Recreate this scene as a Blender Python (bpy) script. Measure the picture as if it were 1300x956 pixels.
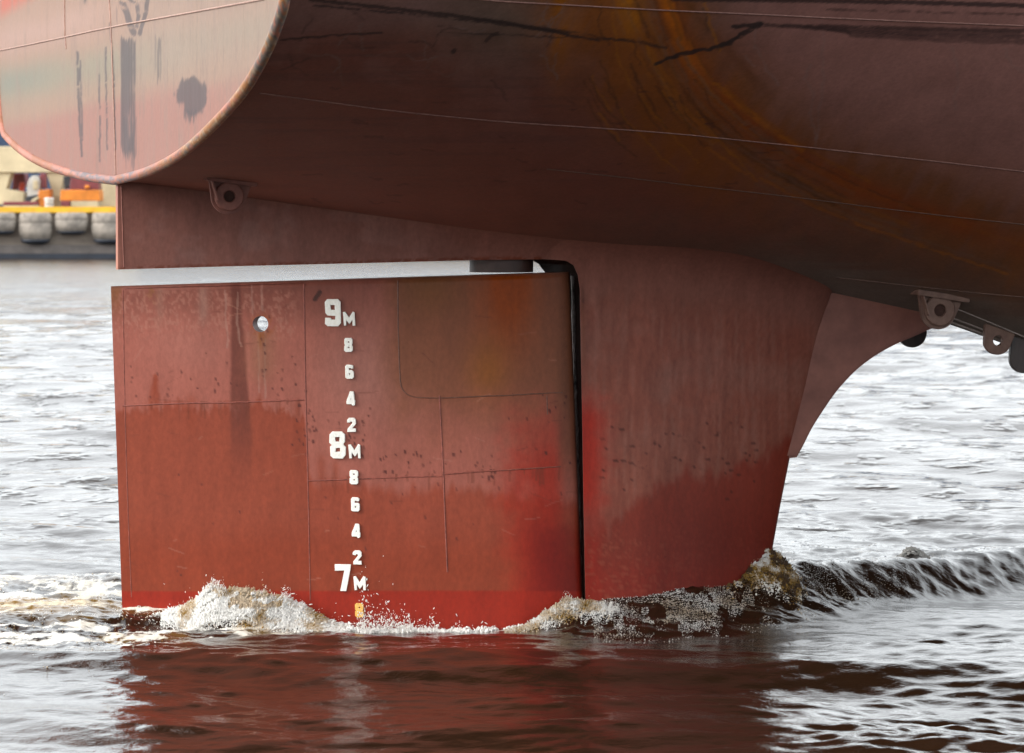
import bpy, bmesh, math, random
import numpy as np
from mathutils import Vector, Matrix
from mathutils.bvhtree import BVHTree

# ------------------------------------------------------------------ camera, world, sun, exposure
for o in list(bpy.data.objects):
    bpy.data.objects.remove(o)
sc = bpy.context.scene
COL = sc.collection
W0, H0 = 1300.0, 956.0
FPX = 5070.0
HCAM = 3.17
PITCH = math.atan(223.0 / FPX)
cd = bpy.data.cameras.new('camera')
cam = bpy.data.objects.new('camera', cd)
COL.objects.link(cam)
cam.location = (0, 0, HCAM)
cam.rotation_euler = (math.pi / 2 - PITCH, 0, 0)
cd.sensor_width = 36.0
cd.lens = FPX / W0 * 36.0
cd.clip_start = 0.5
cd.clip_end = 30000
cd.dof.use_dof = True
cd.dof.focus_distance = 29.3
cd.dof.aperture_fstop = 5.0
sc.camera = cam

SUN_AZ, SUN_EL = math.radians(256), math.radians(30)
wd = bpy.data.worlds.new('World')
sc.world = wd
wd.use_nodes = True
nt = wd.node_tree
nt.nodes.clear()
sky = nt.nodes.new('ShaderNodeTexSky')
sky.sky_type = 'NISHITA'
sky.sun_disc = False
sky.sun_elevation = SUN_EL
sky.sun_rotation = SUN_AZ
sky.air_density = 1.0
sky.dust_density = 4.0
sky.ozone_density = 1.0
hs = nt.nodes.new('ShaderNodeHueSaturation')
hs.inputs['Saturation'].default_value = 0.22
bg = nt.nodes.new('ShaderNodeBackground')
bg.inputs['Strength'].default_value = 0.15
wo = nt.nodes.new('ShaderNodeOutputWorld')
nt.links.new(sky.outputs[0], hs.inputs['Color'])
ov = nt.nodes.new('ShaderNodeMix'); ov.data_type = 'RGBA'      # a closed cloud deck evens the sky out
ov.inputs[0].default_value = .6
ov.inputs[7].default_value = (7.7, 8.1, 8.35, 1)
nt.links.new(hs.outputs[0], ov.inputs[6])
nt.links.new(ov.outputs[2], bg.inputs['Color'])
nt.links.new(bg.outputs[0], wo.inputs[0])
ld = bpy.data.lights.new('sun', 'SUN')
ld.energy = 0.95
ld.angle = math.radians(24)
ld.color = (1.0, 0.96, 0.9)
sun = bpy.data.objects.new('sun', ld)
COL.objects.link(sun)
sd = Vector((math.sin(SUN_AZ) * math.cos(SUN_EL), math.cos(SUN_AZ) * math.cos(SUN_EL), math.sin(SUN_EL)))
sun.location = sd * 50
sun.rotation_euler = sd.to_track_quat('Z', 'Y').to_euler()
sc.view_settings.view_transform = 'Standard'
sc.view_settings.look = 'None'
sc.view_settings.gamma = 1.0
sc.view_settings.exposure = 1.12
sc.cycles.use_denoising = True
sc.cycles.max_bounces = 8
sc.cycles.glossy_bounces = 5
sc.cycles.sample_clamp_indirect = 6.0

# ------------------------------------------------------------------ helpers
def ray(px, py):
    cx, cy = (px - W0 / 2) / FPX, (H0 / 2 - py) / FPX
    sp, cp = math.sin(PITCH), math.cos(PITCH)
    return Vector((cx, cp + cy * sp, cy * cp - sp))

def at_depth(px, py, Y):
    d = ray(px, py)
    k = Y / d.y
    return Vector((d.x * k, Y, HCAM + d.z * k))

def project(P):
    """world points (n,3) to positions measured on the photograph"""
    P = np.asarray(P, float)
    sp, cp = math.sin(PITCH), math.cos(PITCH)
    z = P[..., 2] - HCAM
    fw = P[..., 1] * cp - z * sp
    up = P[..., 1] * sp + z * cp
    return W0 / 2 + FPX * P[..., 0] / fw, H0 / 2 - FPX * up / fw

TH = math.radians(14.0)            # the ship's heading, seen from its quarter
OX, OY = at_depth(636, 340, 30.0).x, 30.0
FW = np.array([math.cos(TH), math.sin(TH), 0.0])
LF = np.array([-math.sin(TH), math.cos(TH), 0.0])   # local y: away from the camera

def s2w(P):
    P = np.asarray(P, float)
    return np.array([OX, OY, 0.0]) + P[..., 0:1] * FW + P[..., 1:2] * LF + P[..., 2:3] * np.array([0, 0, 1.0])

def on_plane(px, py, p0, n):
    d = np.array(ray(px, py)); c = np.array([0, 0, HCAM])
    k = np.dot(np.asarray(p0) - c, n) / np.dot(d, n)
    return c + d * k

def w2s(p):
    q = np.asarray(p, float) - np.array([OX, OY, 0])
    return np.array([q @ FW, q @ LF, q[2]])

def side(px, py, y=0.0):           # point of a plane parallel to the ship's centre plane
    return w2s(on_plane(px, py, np.array([OX, OY, 0]) + LF * y, LF))

def cross(px, py, x):              # point of a plane across the ship
    return w2s(on_plane(px, py, np.array([OX, OY, 0]) + FW * x, FW))

def smooth(a, b, x):
    t = np.clip((np.asarray(x, float) - a) / (b - a), 0, 1)
    return t * t * (3 - 2 * t)

def vnoise(x, y, seed=0):
    xi = np.floor(x).astype(np.int64); yi = np.floor(y).astype(np.int64)
    xf = x - xi; yf = y - yi
    def h(a, b):
        n = (a * 374761393 + b * 668265263 + seed * 1442695041) & 0xffffffff
        n = ((n ^ (n >> 13)) * 1274126177) & 0xffffffff
        n = n ^ (n >> 16)
        return (n & 0xffff) / 65535.0
    u = xf * xf * xf * (xf * (xf * 6 - 15) + 10); v = yf * yf * yf * (yf * (yf * 6 - 15) + 10)
    return (h(xi, yi) * (1 - u) + h(xi + 1, yi) * u) * (1 - v) + (h(xi, yi + 1) * (1 - u) + h(xi + 1, yi + 1) * u) * v

def fbm(x, y, seed=0, octv=4, gain=0.5):
    x = np.asarray(x, float); y = np.asarray(y, float)
    x, y = np.broadcast_arrays(x, y)
    s = np.zeros(x.shape); a = 1.0; t = 0
    for i in range(octv):
        s += a * vnoise(x * 2 ** i + 17.3 * i, y * 2 ** i - 9.1 * i, seed + i * 7)
        t += a; a *= gain
    return s / t

def ridged(x, y, seed=0, octv=4, gain=0.55):
    s = np.zeros(np.shape(x)); a = 1.0; t = 0
    for i in range(octv):
        s += a * (1 - np.abs(2 * vnoise(x * 2 ** i + 5.1 * i, y * 2 ** i + 3.7 * i, seed + i * 11) - 1))
        t += a; a *= gain
    return s / t

def link(ob, parent=None):
    COL.objects.link(ob)
    if parent is not None:
        ob.parent = parent
    return ob

def tag(o, label=None, cat=None, group=None, kind=None):
    if label: o['label'] = label
    if cat: o['category'] = cat
    if group: o['group'] = group
    if kind: o['kind'] = kind
    return o

def empty(name, loc=(0, 0, 0), rz=0.0):
    o = bpy.data.objects.new(name, None)
    o.location = loc; o.rotation_euler = (0, 0, rz); o.empty_display_size = 0.3
    return link(o)

def mesh_np(name, V, F, mat, parent=None, cols=None, attrs=None, smooth_=True):
    """V (n,3), F (m,k) one face size; cols (n,3) the surface's own colour"""
    V = np.asarray(V, np.float32); F = np.asarray(F, np.int32)
    me = bpy.data.meshes.new(name)
    me.vertices.add(len(V)); me.vertices.foreach_set('co', V.ravel())
    k = F.shape[1]
    me.loops.add(F.size); me.loops.foreach_set('vertex_index', F.ravel())
    me.polygons.add(len(F))
    me.polygons.foreach_set('loop_start', np.arange(0, F.size, k, dtype=np.int32))
    me.update(calc_edges=True)
    if smooth_:
        me.polygons.foreach_set('use_smooth', np.ones(len(F), bool))
    if cols is not None:
        a = me.color_attributes.new('paint', 'FLOAT_COLOR', 'POINT')
        a.data.foreach_set('color', np.concatenate([cols, np.ones((len(V), 1))], 1).astype(np.float32).ravel())
    for nm, arr in (attrs or {}).items():
        a = me.attributes.new(nm, 'FLOAT', 'POINT')
        a.data.foreach_set('value', np.asarray(arr, np.float32).ravel())
    if mat: me.materials.append(mat)
    ob = bpy.data.objects.new(name, me)
    return link(ob, parent)

def grid_faces(nr, nc, base=0, flip=False, wrap=False):
    r = np.arange(nr - 1)[:, None]; c = np.arange(nc if wrap else nc - 1)[None, :]
    c2 = (c + 1) % nc
    a = r * nc + c; b = r * nc + c2; d = (r + 1) * nc + c; e = (r + 1) * nc + c2
    q = np.stack([a, b, e, d], -1) if not flip else np.stack([a, d, e, b], -1)
    return q.reshape(-1, 4) + base

def bm_obj(name, bm, mat, parent=None, smooth_=False, loc=None, rz=0):
    me = bpy.data.meshes.new(name)
    bmesh.ops.recalc_face_normals(bm, faces=bm.faces)
    bm.to_mesh(me); bm.free()
    if smooth_:
        me.polygons.foreach_set('use_smooth', [True] * len(me.polygons))
    if mat: me.materials.append(mat)
    o = bpy.data.objects.new(name, me)
    if loc is not None: o.location = loc
    o.rotation_euler.z = rz
    return link(o, parent)

def add_box(bm, lo, hi, bev=0.0):
    m = Matrix.Translation([(a + b) / 2 for a, b in zip(lo, hi)]) @ Matrix.Diagonal([b - a for a, b in zip(lo, hi)] + [1])
    r = bmesh.ops.create_cube(bm, size=1, matrix=m)
    if bev > 0:
        es = list({e for v in r['verts'] for e in v.link_edges})
        bmesh.ops.bevel(bm, geom=es, offset=bev, segments=2, affect='EDGES')

def add_prism(bm, pts, y0, y1):
    """outline pts (x,z) extruded from y0 to y1"""
    a = [bm.verts.new((x, y0, z)) for x, z in pts]
    b = [bm.verts.new((x, y1, z)) for x, z in pts]
    bm.faces.new(a); bm.faces.new(b[::-1])
    n = len(pts)
    for i in range(n):
        bm.faces.new((a[i], b[i], b[(i + 1) % n], a[(i + 1) % n]))

def add_lathe(bm, prof, axis='z', c=(0, 0, 0), seg=24):
    """closed of revolution: prof (radius, height)"""
    rings = []
    for r, h in prof:
        ring = []
        for i in range(seg):
            a = 2 * math.pi * i / seg
            p = (r * math.cos(a), r * math.sin(a), h) if axis == 'z' else ((r * math.cos(a), h, r * math.sin(a)) if axis == 'y' else (h, r * math.cos(a), r * math.sin(a)))
            ring.append(bm.verts.new([p[j] + c[j] for j in range(3)]))
        rings.append(ring)
    for k in range(len(rings) - 1):
        for i in range(seg):
            bm.faces.new((rings[k][i], rings[k][(i + 1) % seg], rings[k + 1][(i + 1) % seg], rings[k + 1][i]))
    bm.faces.new(rings[0][::-1]); bm.faces.new(rings[-1])

def tube_np(pts, rad, seg=8, flat=None):
    """tube along points (n,3); rad scalar or (n,)"""
    P = np.asarray(pts, float); n = len(P)
    T = np.gradient(P, axis=0); T /= np.linalg.norm(T, axis=1, keepdims=True)
    up = np.array([0.12, 1.0, 0.05]); up /= np.linalg.norm(up)
    A = np.cross(T, up); A /= np.linalg.norm(A, axis=1, keepdims=True)
    B = np.cross(A, T)
    a = np.linspace(0, 2 * np.pi, seg, endpoint=False)
    r = np.broadcast_to(rad, (n,))[:, None, None]
    V = P[:, None, :] + r * (np.cos(a)[None, :, None] * A[:, None, :] + np.sin(a)[None, :, None] * B[:, None, :])
    return V.reshape(-1, 3), grid_faces(n, seg, wrap=True)

def seglen(pl):
    pl = np.asarray(pl, float)
    return np.concatenate([[0], np.cumsum(np.linalg.norm(np.diff(pl, axis=0), axis=1))])

def resample(pl, n):
    pl = np.asarray(pl, float); s = seglen(pl); q = np.linspace(0, s[-1], n)
    return np.stack([np.interp(q, s, pl[:, i]) for i in range(pl.shape[1])], 1)

def smooth_pl(pl, n, it=2):
    """Chaikin then resample"""
    pl = np.asarray(pl, float)
    for _ in range(it):
        q = pl[:-1] * .75 + pl[1:] * .25; r = pl[:-1] * .25 + pl[1:] * .75
        m = np.empty((2 * len(q), pl.shape[1])); m[0::2] = q; m[1::2] = r
        pl = np.concatenate([pl[:1], m, pl[-1:]])
    return resample(pl, n)

def dist_pl(px, py, pl):
    """distance of points from a polyline, and the position along it 0..1"""
    best = np.full(px.shape, 1e9); pos = np.zeros(px.shape)
    s = seglen(pl)
    for i in range(len(pl) - 1):
        ax, ay = pl[i]; bx, by = pl[i + 1]
        dx, dy = bx - ax, by - ay; L = dx * dx + dy * dy + 1e-9
        t = np.clip(((px - ax) * dx + (py - ay) * dy) / L, 0, 1)
        d = np.hypot(px - ax - t * dx, py - ay - t * dy)
        m = d < best
        best[m] = d[m]; pos[m] = ((s[i] + t * (s[i + 1] - s[i])) / s[-1])[m]
    return best, pos

class Paint:
    """coats and stains laid over one another on a surface, each with a shape of its own"""
    def __init__(self, px, py, base):
        self.x, self.y = px, py
        self.c = np.ones(px.shape + (3,)) * np.array(base)
    def mix(self, m, col, k=1.0):
        m = (np.clip(m, 0, 1) * k)[..., None]
        self.c = self.c * (1 - m) + np.array(col) * m
    def mul(self, f):
        self.c = self.c * np.asarray(f)[..., None]
    def line(self, pl, w, col, k=1.0, soft=1.0, jag=0.0, seed=1, brk=0.0):
        x0, x1 = min(p[0] for p in pl) - 12, max(p[0] for p in pl) + 12
        y0, y1 = min(p[1] for p in pl) - 12, max(p[1] for p in pl) + 12
        sel = (self.x > x0) & (self.x < x1) & (self.y > y0) & (self.y < y1)
        if not sel.any(): return
        X = self.x[sel]; Y = self.y[sel]
        if jag:
            Y = Y + jag * (fbm(X / 9, Y / 9, seed) - .5) * 2
            X = X + jag * (fbm(X / 9, Y / 9, seed + 3) - .5) * 2
        d, p = dist_pl(X, Y, pl)
        m = 1 - smooth(w * .5, w * .5 + soft, d)
        if brk: m = m * smooth(brk - .12, brk + .12, fbm(X / 14, Y / 5, seed + 9))
        m = np.clip(m, 0, 1)[:, None] * k
        self.c[sel] = self.c[sel] * (1 - m) + np.array(col) * m

# ------------------------------------------------------------------ materials
def mat_new(name):
    m = bpy.data.materials.new(name); m.use_nodes = True
    n = m.node_tree; b = n.nodes['Principled BSDF']
    return m, n, b

def noise_node(n, scale, detail=5, rough=.55, vec=None, stretch=None, coord='Object'):
    tc = n.nodes.new('ShaderNodeTexCoord'); mp = n.nodes.new('ShaderNodeMapping')
    n.links.new(tc.outputs[coord], mp.inputs[0])
    if stretch: mp.inputs['Scale'].default_value = stretch
    t = n.nodes.new('ShaderNodeTexNoise')
    t.inputs['Scale'].default_value = scale; t.inputs['Detail'].default_value = detail; t.inputs['Roughness'].default_value = rough
    n.links.new(mp.outputs[0], t.inputs['Vector'])
    return t

def ramp(n, src, stops):
    r = n.nodes.new('ShaderNodeValToRGB'); n.links.new(src, r.inputs[0])
    e = r.color_ramp.elements
    for i, (p, c) in enumerate(stops):
        if i < 2: el = e[i]; el.position = p
        else: el = e.new(p)
        el.color = (c[0], c[1], c[2], 1) if hasattr(c, '__len__') else (c, c, c, 1)
    return r

def mul_rgb(n, a, b, fac=1.0, mode='MULTIPLY'):
    m = n.nodes.new('ShaderNodeMix'); m.data_type = 'RGBA'; m.blend_type = mode
    m.inputs[0].default_value = fac
    n.links.new(a, m.inputs[6]); n.links.new(b, m.inputs[7])
    return m.outputs[2]

def steel_paint(name, rough=(.42, .7), spec=.35, streak=(6, 6, 1.2), pits=0.0, bump=.25, contrast=.22):
    """weathered hull paint: its coats come from the mesh, grime and relief from noise"""
    m, n, b = mat_new(name)
    at = n.nodes.new('ShaderNodeAttribute'); at.attribute_name = 'paint'
    a1 = noise_node(n, 2.2, 9, .68, stretch=streak)
    r1 = ramp(n, a1.outputs[0], [(.25, 1 - contrast), (.75, 1 + contrast)])
    c = mul_rgb(n, at.outputs['Color'], r1.outputs[0])
    a2 = noise_node(n, 34, 6, .7, stretch=(1, 1, .6))
    r2 = ramp(n, a2.outputs[0], [(.3, .86), (.7, 1.12)])
    c = mul_rgb(n, c, r2.outputs[0])
    if pits:
        v = n.nodes.new('ShaderNodeTexVoronoi'); v.inputs['Scale'].default_value = 16
        tc = n.nodes.new('ShaderNodeTexCoord'); n.links.new(tc.outputs['Object'], v.inputs['Vector'])
        rp = ramp(n, v.outputs['Distance'], [(.05, .45), (.11, 1.0)])
        cl = noise_node(n, 1.6, 3, .6); rc = ramp(n, cl.outputs[0], [(.52, 0), (.62, pits)])
        mx = n.nodes.new('ShaderNodeMix'); mx.data_type = 'RGBA'; mx.blend_type = 'MULTIPLY'
        n.links.new(rc.outputs[0], mx.inputs[0]); n.links.new(c, mx.inputs[6]); n.links.new(rp.outputs[0], mx.inputs[7])
        c = mx.outputs[2]
    n.links.new(c, b.inputs['Base Color'])
    rr = n.nodes.new('ShaderNodeMapRange'); rr.inputs['To Min'].default_value = rough[0]; rr.inputs['To Max'].default_value = rough[1]
    n.links.new(a1.outputs[0], rr.inputs['Value']); n.links.new(rr.outputs[0], b.inputs['Roughness'])
    b.inputs['Specular IOR Level'].default_value = spec
    bp = n.nodes.new('ShaderNodeBump'); bp.inputs['Strength'].default_value = bump; bp.inputs['Distance'].default_value = .004
    a3 = noise_node(n, 12, 8, .7)
    n.links.new(a3.outputs[0], bp.inputs['Height'])
    bp2 = n.nodes.new('ShaderNodeBump'); bp2.inputs['Strength'].default_value = .35; bp2.inputs['Distance'].default_value = .05
    a4 = noise_node(n, .9, 2, .5); n.links.new(a4.outputs[0], bp2.inputs['Height'])
    n.links.new(bp.outputs[0], bp2.inputs['Normal']); n.links.new(bp2.outputs[0], b.inputs['Normal'])
    return m

def plain(name, col, rough=.6, var=.25, scale=3.0, col2=None, metal=0.0, bump=.15, stretch=(1, 1, 1)):
    m, n, b = mat_new(name)
    t = noise_node(n, scale, 7, .65, stretch=stretch)
    c2 = col2 if col2 else [v * (1 - var * 1.6) for v in col]
    r = ramp(n, t.outputs[0], [(.32, c2), (.68, [min(1, v * (1 + var * .5)) for v in col])])
    n.links.new(r.outputs[0], b.inputs['Base Color'])
    b.inputs['Roughness'].default_value = rough; b.inputs['Metallic'].default_value = metal
    if bump:
        bp = n.nodes.new('ShaderNodeBump'); bp.inputs['Strength'].default_value = bump; bp.inputs['Distance'].default_value = .01
        n.links.new(t.outputs[0], bp.inputs['Height']); n.links.new(bp.outputs[0], b.inputs['Normal'])
    return m

M_HULL = steel_paint('hull_paint', rough=(.5, .75), spec=.2, streak=(2.5, 1, 1.5), bump=.3, contrast=.2)
M_TRAN = steel_paint('transom_paint', rough=(.45, .65), spec=.35, streak=(1, 9, .45), bump=.15, contrast=.13)
M_RUD = steel_paint('rudder_paint', rough=(.42, .62), spec=.22, streak=(4, 1, .8), pits=.0, bump=.3, contrast=.14)
M_HORN = steel_paint('horn_paint', rough=(.42, .62), spec=.22, streak=(4, 1, .9), pits=.5, bump=.3, contrast=.18)
M_LUG = plain('lug_paint', (.23, .085, .062), .6, .35, 9, col2=(.15, .05, .038))
M_LUGG = plain('grey_lug_paint', (.19, .11, .082), .6, .35, 9, col2=(.12, .06, .045))
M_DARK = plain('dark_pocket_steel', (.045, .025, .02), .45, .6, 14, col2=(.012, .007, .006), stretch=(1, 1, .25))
M_EYE = plain('lug_eye_dark', (.06, .025, .018), .9, .3, 20)  # dark disc standing for the shaded hole in the ring
M_WHITE = plain('white_mark_paint', (.88, .88, .83), .5, .05, 60, col2=(.80, .78, .70), bump=.4)
M_YELL = plain('yellow_mark_paint', (.88, .50, .10), .5, .1, 60, col2=(.6, .33, .08), bump=.4)

# ------------------------------------------------------------------ water
rng = np.random.default_rng(7)
def axis_x():
    a = list(np.arange(-4.7, 4.7001, .0155))
    st, x = .0155, a[-1]; ext = []
    while x < 9000:
        st = min(st * 1.035 if x < 40 else st * 1.15, 900); x += st; ext.append(x)
    return np.array([-v for v in ext[::-1]] + a + ext)
def axis_y():
    a = []
    y = 21.5
    while y < 9000:
        a.append(y)
        if y < 260:
            st = max(.05, .8 * y * y / 16000)
            if 23 < y < 28.4: st = .036
            if 28.4 < y < 30.9: st = .02
        else: st = (y - 250) * .12 + 4
        y += st
    back = []; y = 21.5; st = .05
    while y > -8000:
        st *= 1.12; y -= st; back.append(y)
    return np.array(back[::-1] + a)
GX, GY = axis_x(), axis_y()
X, Y = np.meshgrid(GX, GY)
DX = np.gradient(GX)[None, :]; DY = np.gradient(GY)[:, None]
Z = np.zeros(X.shape)
# wind waves
N = 110
lam = np.exp(rng.uniform(math.log(.2), math.log(6.0), N))
th = rng.normal(0, .55, N) + math.radians(82)
sl = .0115 * np.clip(lam, .2, 1.2) ** .35
for i in range(N):
    kx, ky = 2 * np.pi / lam[i] * math.cos(th[i]), 2 * np.pi / lam[i] * math.sin(th[i])
    lx = lam[i] / max(abs(math.cos(th[i])), .05); ly = lam[i] / max(abs(math.sin(th[i])), .05)
    f = smooth(2.2, 4.5, lx / DX) * smooth(2.2, 4.5, ly / DY)
    ph = kx * X + ky * Y + rng.uniform(0, 6.28)
    Z += f * (sl[i] * lam[i] / (2 * np.pi)) * np.sin(ph + .6 * (fbm(X / 9, Y / 9, i, 1) if i % 6 == 0 else 0))
N2 = 64
nb = (Y > 21) & (Y < 40) & (np.abs(X) < 7)
xb, yb = X[nb], Y[nb]; zb0 = np.zeros(xb.shape)
DYb = np.broadcast_to(DY, X.shape)[nb]
for i in range(N2):
    l2 = math.exp(rng.uniform(math.log(.13), math.log(.6))); t2 = rng.normal(math.radians(86), .75)
    kx, ky = 2 * np.pi / l2 * math.cos(t2), 2 * np.pi / l2 * math.sin(t2)
    zb0 += smooth(1.9, 3.6, l2 / max(abs(math.sin(t2)), .05) / DYb) * (.0135 * l2 / (2 * np.pi)) * np.sin(kx * xb + ky * yb + rng.uniform(0, 6.28))
pat = .75 + .9 * smooth(.35, .65, fbm(xb / 1.1, yb / 1.6, 97, 4))
Z[nb] += zb0 * pat * (.72 + .4 * smooth(1.2, 2.2, xb) + .1 * smooth(-2.6, -3.2, xb))
gust = .45 + .9 * fbm(X / 5.5, Y / 7.5, 91, 3)
Z *= gust * (1 + .35 * smooth(29.6, 28.4, Y) * smooth(-3.2, -2.2, X) + .5 * smooth(29.6, 28.4, Y) * smooth(1.4, 2.4, X)) * (1 + .25 * smooth(40, 80, Y))
core = (np.abs(X) < 12) & (Y > 20) & (Y < 48)
# wake: the heap of wash along the horn and to its right
def crest(xs, pts):
    p = np.array(pts); return np.interp(xs, p[:, 0], p[:, 1])
cy = crest(X, [(-.4, 29.55), (.4, 29.7), (1.0, 30.0), (2.0, 30.55), (3.0, 31.7), (4.2, 33.3), (8, 37.5)])
ch = crest(X, [(-.6, .0), (.1, .03), (.5, .12), (1.2, .24), (2.0, .34), (2.5, .32), (3.2, .29), (4.2, .22), (6, .14), (9, .0)])
sn = crest(X, [(.0, .35), (1.0, .6), (2.0, .58), (3.2, .46), (4.5, .46)])
dyc = Y - cy
ridge = ch * np.where(dyc < 0, np.exp(-(dyc / sn) ** 2), np.exp(-(dyc / 1.7) ** 2))
toe = cy - sn * 1.35
wake_r = smooth(-.25, .15, Y - toe) * smooth(37.5, 35.5, Y) * smooth(.1, .6, X) * smooth(9, 6, X)
# left of the rudder: churned water, folded in low rolls
far_l = 34.0 + .5 * np.sin(X * .9)
wake_l = smooth(far_l + .25, far_l - .3, Y) * smooth(27.6, 28.7, Y + .35 * (X + 3)) * smooth(-2.0, -2.7, X)
wake_l = np.maximum(wake_l, smooth(28.75, 29.25, Y) * smooth(31.5, 30.8, Y) * smooth(-.9, -2.0, X) * (X < 0))
roll = .05 * np.sin((Y + .18 * X - 29) * 2.3 + 1.2 * np.sin(X * 1.1)) + .09 * np.exp(-((Y - 30.6 - .2 * (X + 3.6)) / .5) ** 2) * np.exp(-((X + 3.7) / .9) ** 2)
# splash heaped against the near side of the rudder
sp_pts = [(-2.7, 0), (-2.55, .03), (-2.45, .07), (-2.35, .14), (-2.26, .22), (-2.2, .21), (-2.1, .185), (-1.9, .19), (-1.75, .175), (-1.65, .15), (-1.55, .12), (-1.45, .075), (-1.36, .035), (-1.25, .015), (-1.1, 0)]
hp = crest(X, sp_pts)
cyl = 29.86 + .05 * np.sin(X * 7)
sp = hp * np.where(Y < cyl, np.exp(-((Y - cyl) / .15) ** 2), np.exp(-((Y - cyl) / .5) ** 2))
sp2_pts = [(-.2, 0), (0.0, .02), (.15, .05), (.26, .10), (.36, .115), (.46, .09), (.56, .05), (.7, .02), (.9, .0)]
hp2 = crest(X, sp2_pts)
sp2 = hp2 * np.exp(-((Y - 29.62) / .17) ** 2)
# clump of water thrown up in front of the horn
sp3 = .14 * np.exp(-(((X - 1.93) / .2) ** 2) ** 2.2) * np.exp(-((Y - 30.45) / .25) ** 2)
sp4 = .07 * np.exp(-(((X - 3.25) / .08) ** 2) ** 1.3) * np.exp(-((Y - 32.3) / .1) ** 2)
turb = np.zeros(X.shape)
c = core
xx, yy = X[c], Y[c]
wx = xx + .25 * (fbm(xx * 1.4, yy * 1.4, 5) - .5); wy = yy + .25 * (fbm(xx * 1.4, yy * 1.4, 15) - .5)
tb = (ridged(wx * 1.7, wy * 1.9, 3, 5, .52) - .5)
tf = (ridged(wx * 6, wy * 5, 33, 4, .6) - .5)
turb[c] = tb * .13 + tf * .055
wake = np.clip(np.maximum(wake_r, wake_l), 0, 1)
calm = 1 - .6 * wake
Zs = Z * calm + ridge + turb * (wake_r * (.6 + .15 * smooth(2.9, 1.9, X)) + wake_l * .6) + roll * wake_l
spall = sp + sp2 + sp3 + sp4
ex = np.zeros(X.shape)
ex[c] = (ridged(xx * 11 + .4 * wy, yy * 9, 44, 5, .62) - .45) * 1.1 + (ridged(xx * 3.4, yy * 3.4, 47, 3) - .5) * .8
Zs = Zs + spall * (.86 + ex * .5)
# a couple of steeper low swells close by, as in the near water
for (yc, xc, a, ww, lx) in ((27.9, 3.3, .035, .28, 1.6), (26.9, 2.4, .03, .3, 2.4), (26.2, 4.2, .035, .3, 1.5), (26.5, -.6, .02, .25, 2.0), (27.6, -3.1, .03, .22, .9)):
    Zs += a * np.exp(-((Y - yc - .1 * np.sin(X * 1.7 + yc)) / ww) ** 2) * np.exp(-((X - xc) / lx) ** 2)
# foam, and amber colour for light shining through aerated peat water
foam = np.zeros(X.shape); amber = np.zeros(X.shape)
fn = np.zeros(X.shape); fn[c] = fbm(wx * 3.1, wy * 2.2, 61, 5, .6)
cr = np.zeros(X.shape); cr[c] = ridged(wx * 2.2 + 2.0 * (fbm(xx, yy, 8) - .5), wy * 2.8, 62, 5, .6)
foam += wake_l * (.24 + .5 * smooth(.5, .8, cr))
foam += wake_r * (.14 + .10 * smooth(2.6, 1.6, X) + .40 * smooth(.55, .85, cr)) * (.4 + .6 * smooth(-.5, .3, dyc))
foam = np.where(hp * (np.abs(Y - cyl) < .9) > .03, np.maximum(foam, smooth(.02, .14, sp) * (1.05 - .55 * smooth(29.8, 29.95, Y) * smooth(-2.12, -2.0, X) * smooth(-1.55, -1.7, X))), foam)
foam = np.maximum(foam, smooth(.02, .1, sp2) * .95)
foam = np.maximum(foam, .55 * smooth(.02, .1, sp3))
foam = np.maximum(foam, .9 * smooth(.02, .1, sp4))
skirt = np.exp(-((Y - (29.62 + .06 * np.sin(X * 5))) / .10) ** 2) * smooth(-2.9, -2.5, X) * smooth(.9, .3, X)
foam = np.maximum(foam, skirt * .55)
amber = np.maximum(.75 * smooth(.03, .1, roll * wake_l), smooth(.08, .16, sp) * smooth(29.75, 29.9, Y))
amber = np.maximum(amber, .7 * smooth(.02, .09, sp3))
amber = np.maximum(amber, .35 * wake_l * smooth(.5, .7, fn))

mw, n, b = mat_new('river_water')
tc = n.nodes.new('ShaderNodeTexCoord')
fa = n.nodes.new('ShaderNodeAttribute'); fa.attribute_name = 'foam'
am = n.nodes.new('ShaderNodeAttribute'); am.attribute_name = 'amber'
b.inputs['Roughness'].default_value = .045
b.inputs['IOR'].default_value = 1.333
basec = n.nodes.new('ShaderNodeMix'); basec.data_type = 'RGBA'
basec.inputs[6].default_value = (.017, .008, .004, 1); basec.inputs[7].default_value = (.30, .17, .04, 1)
n.links.new(am.outputs['Fac'], basec.inputs[0]); n.links.new(basec.outputs[2], b.inputs['Base Color'])
w1 = noise_node(n, 2.4, 7, .62, stretch=(1, 1.0, 1)); w2 = noise_node(n, 9, 5, .6, stretch=(.8, 1.2, 1))
b1 = n.nodes.new('ShaderNodeBump'); b1.inputs['Distance'].default_value = .034; b1.inputs['Strength'].default_value = .5
b2 = n.nodes.new('ShaderNodeBump'); b2.inputs['Distance'].default_value = .007; b2.inputs['Strength'].default_value = .5
n.links.new(w1.outputs[0], b1.inputs['Height']); n.links.new(w2.outputs[0], b2.inputs['Height'])
w0 = noise_node(n, .45, 5, .6, stretch=(.6, 1.3, 1)); fr = n.nodes.new('ShaderNodeAttribute'); fr.attribute_name = 'open'
w3 = noise_node(n, 1.7, 3, .55, stretch=(.9, .8, 1)); r3 = ramp(n, w3.outputs[0], [(.55, 0), (.74, 1.0)])
m3 = n.nodes.new('ShaderNodeMath'); m3.operation = 'MULTIPLY'; fr2 = n.nodes.new('ShaderNodeAttribute'); fr2.attribute_name = 'beyond'
n.links.new(r3.outputs[0], m3.inputs[0]); n.links.new(fr2.outputs['Fac'], m3.inputs[1])
b3 = n.nodes.new('ShaderNodeBump'); b3.inputs['Distance'].default_value = .085; b3.inputs['Strength'].default_value = 1.0
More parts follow.
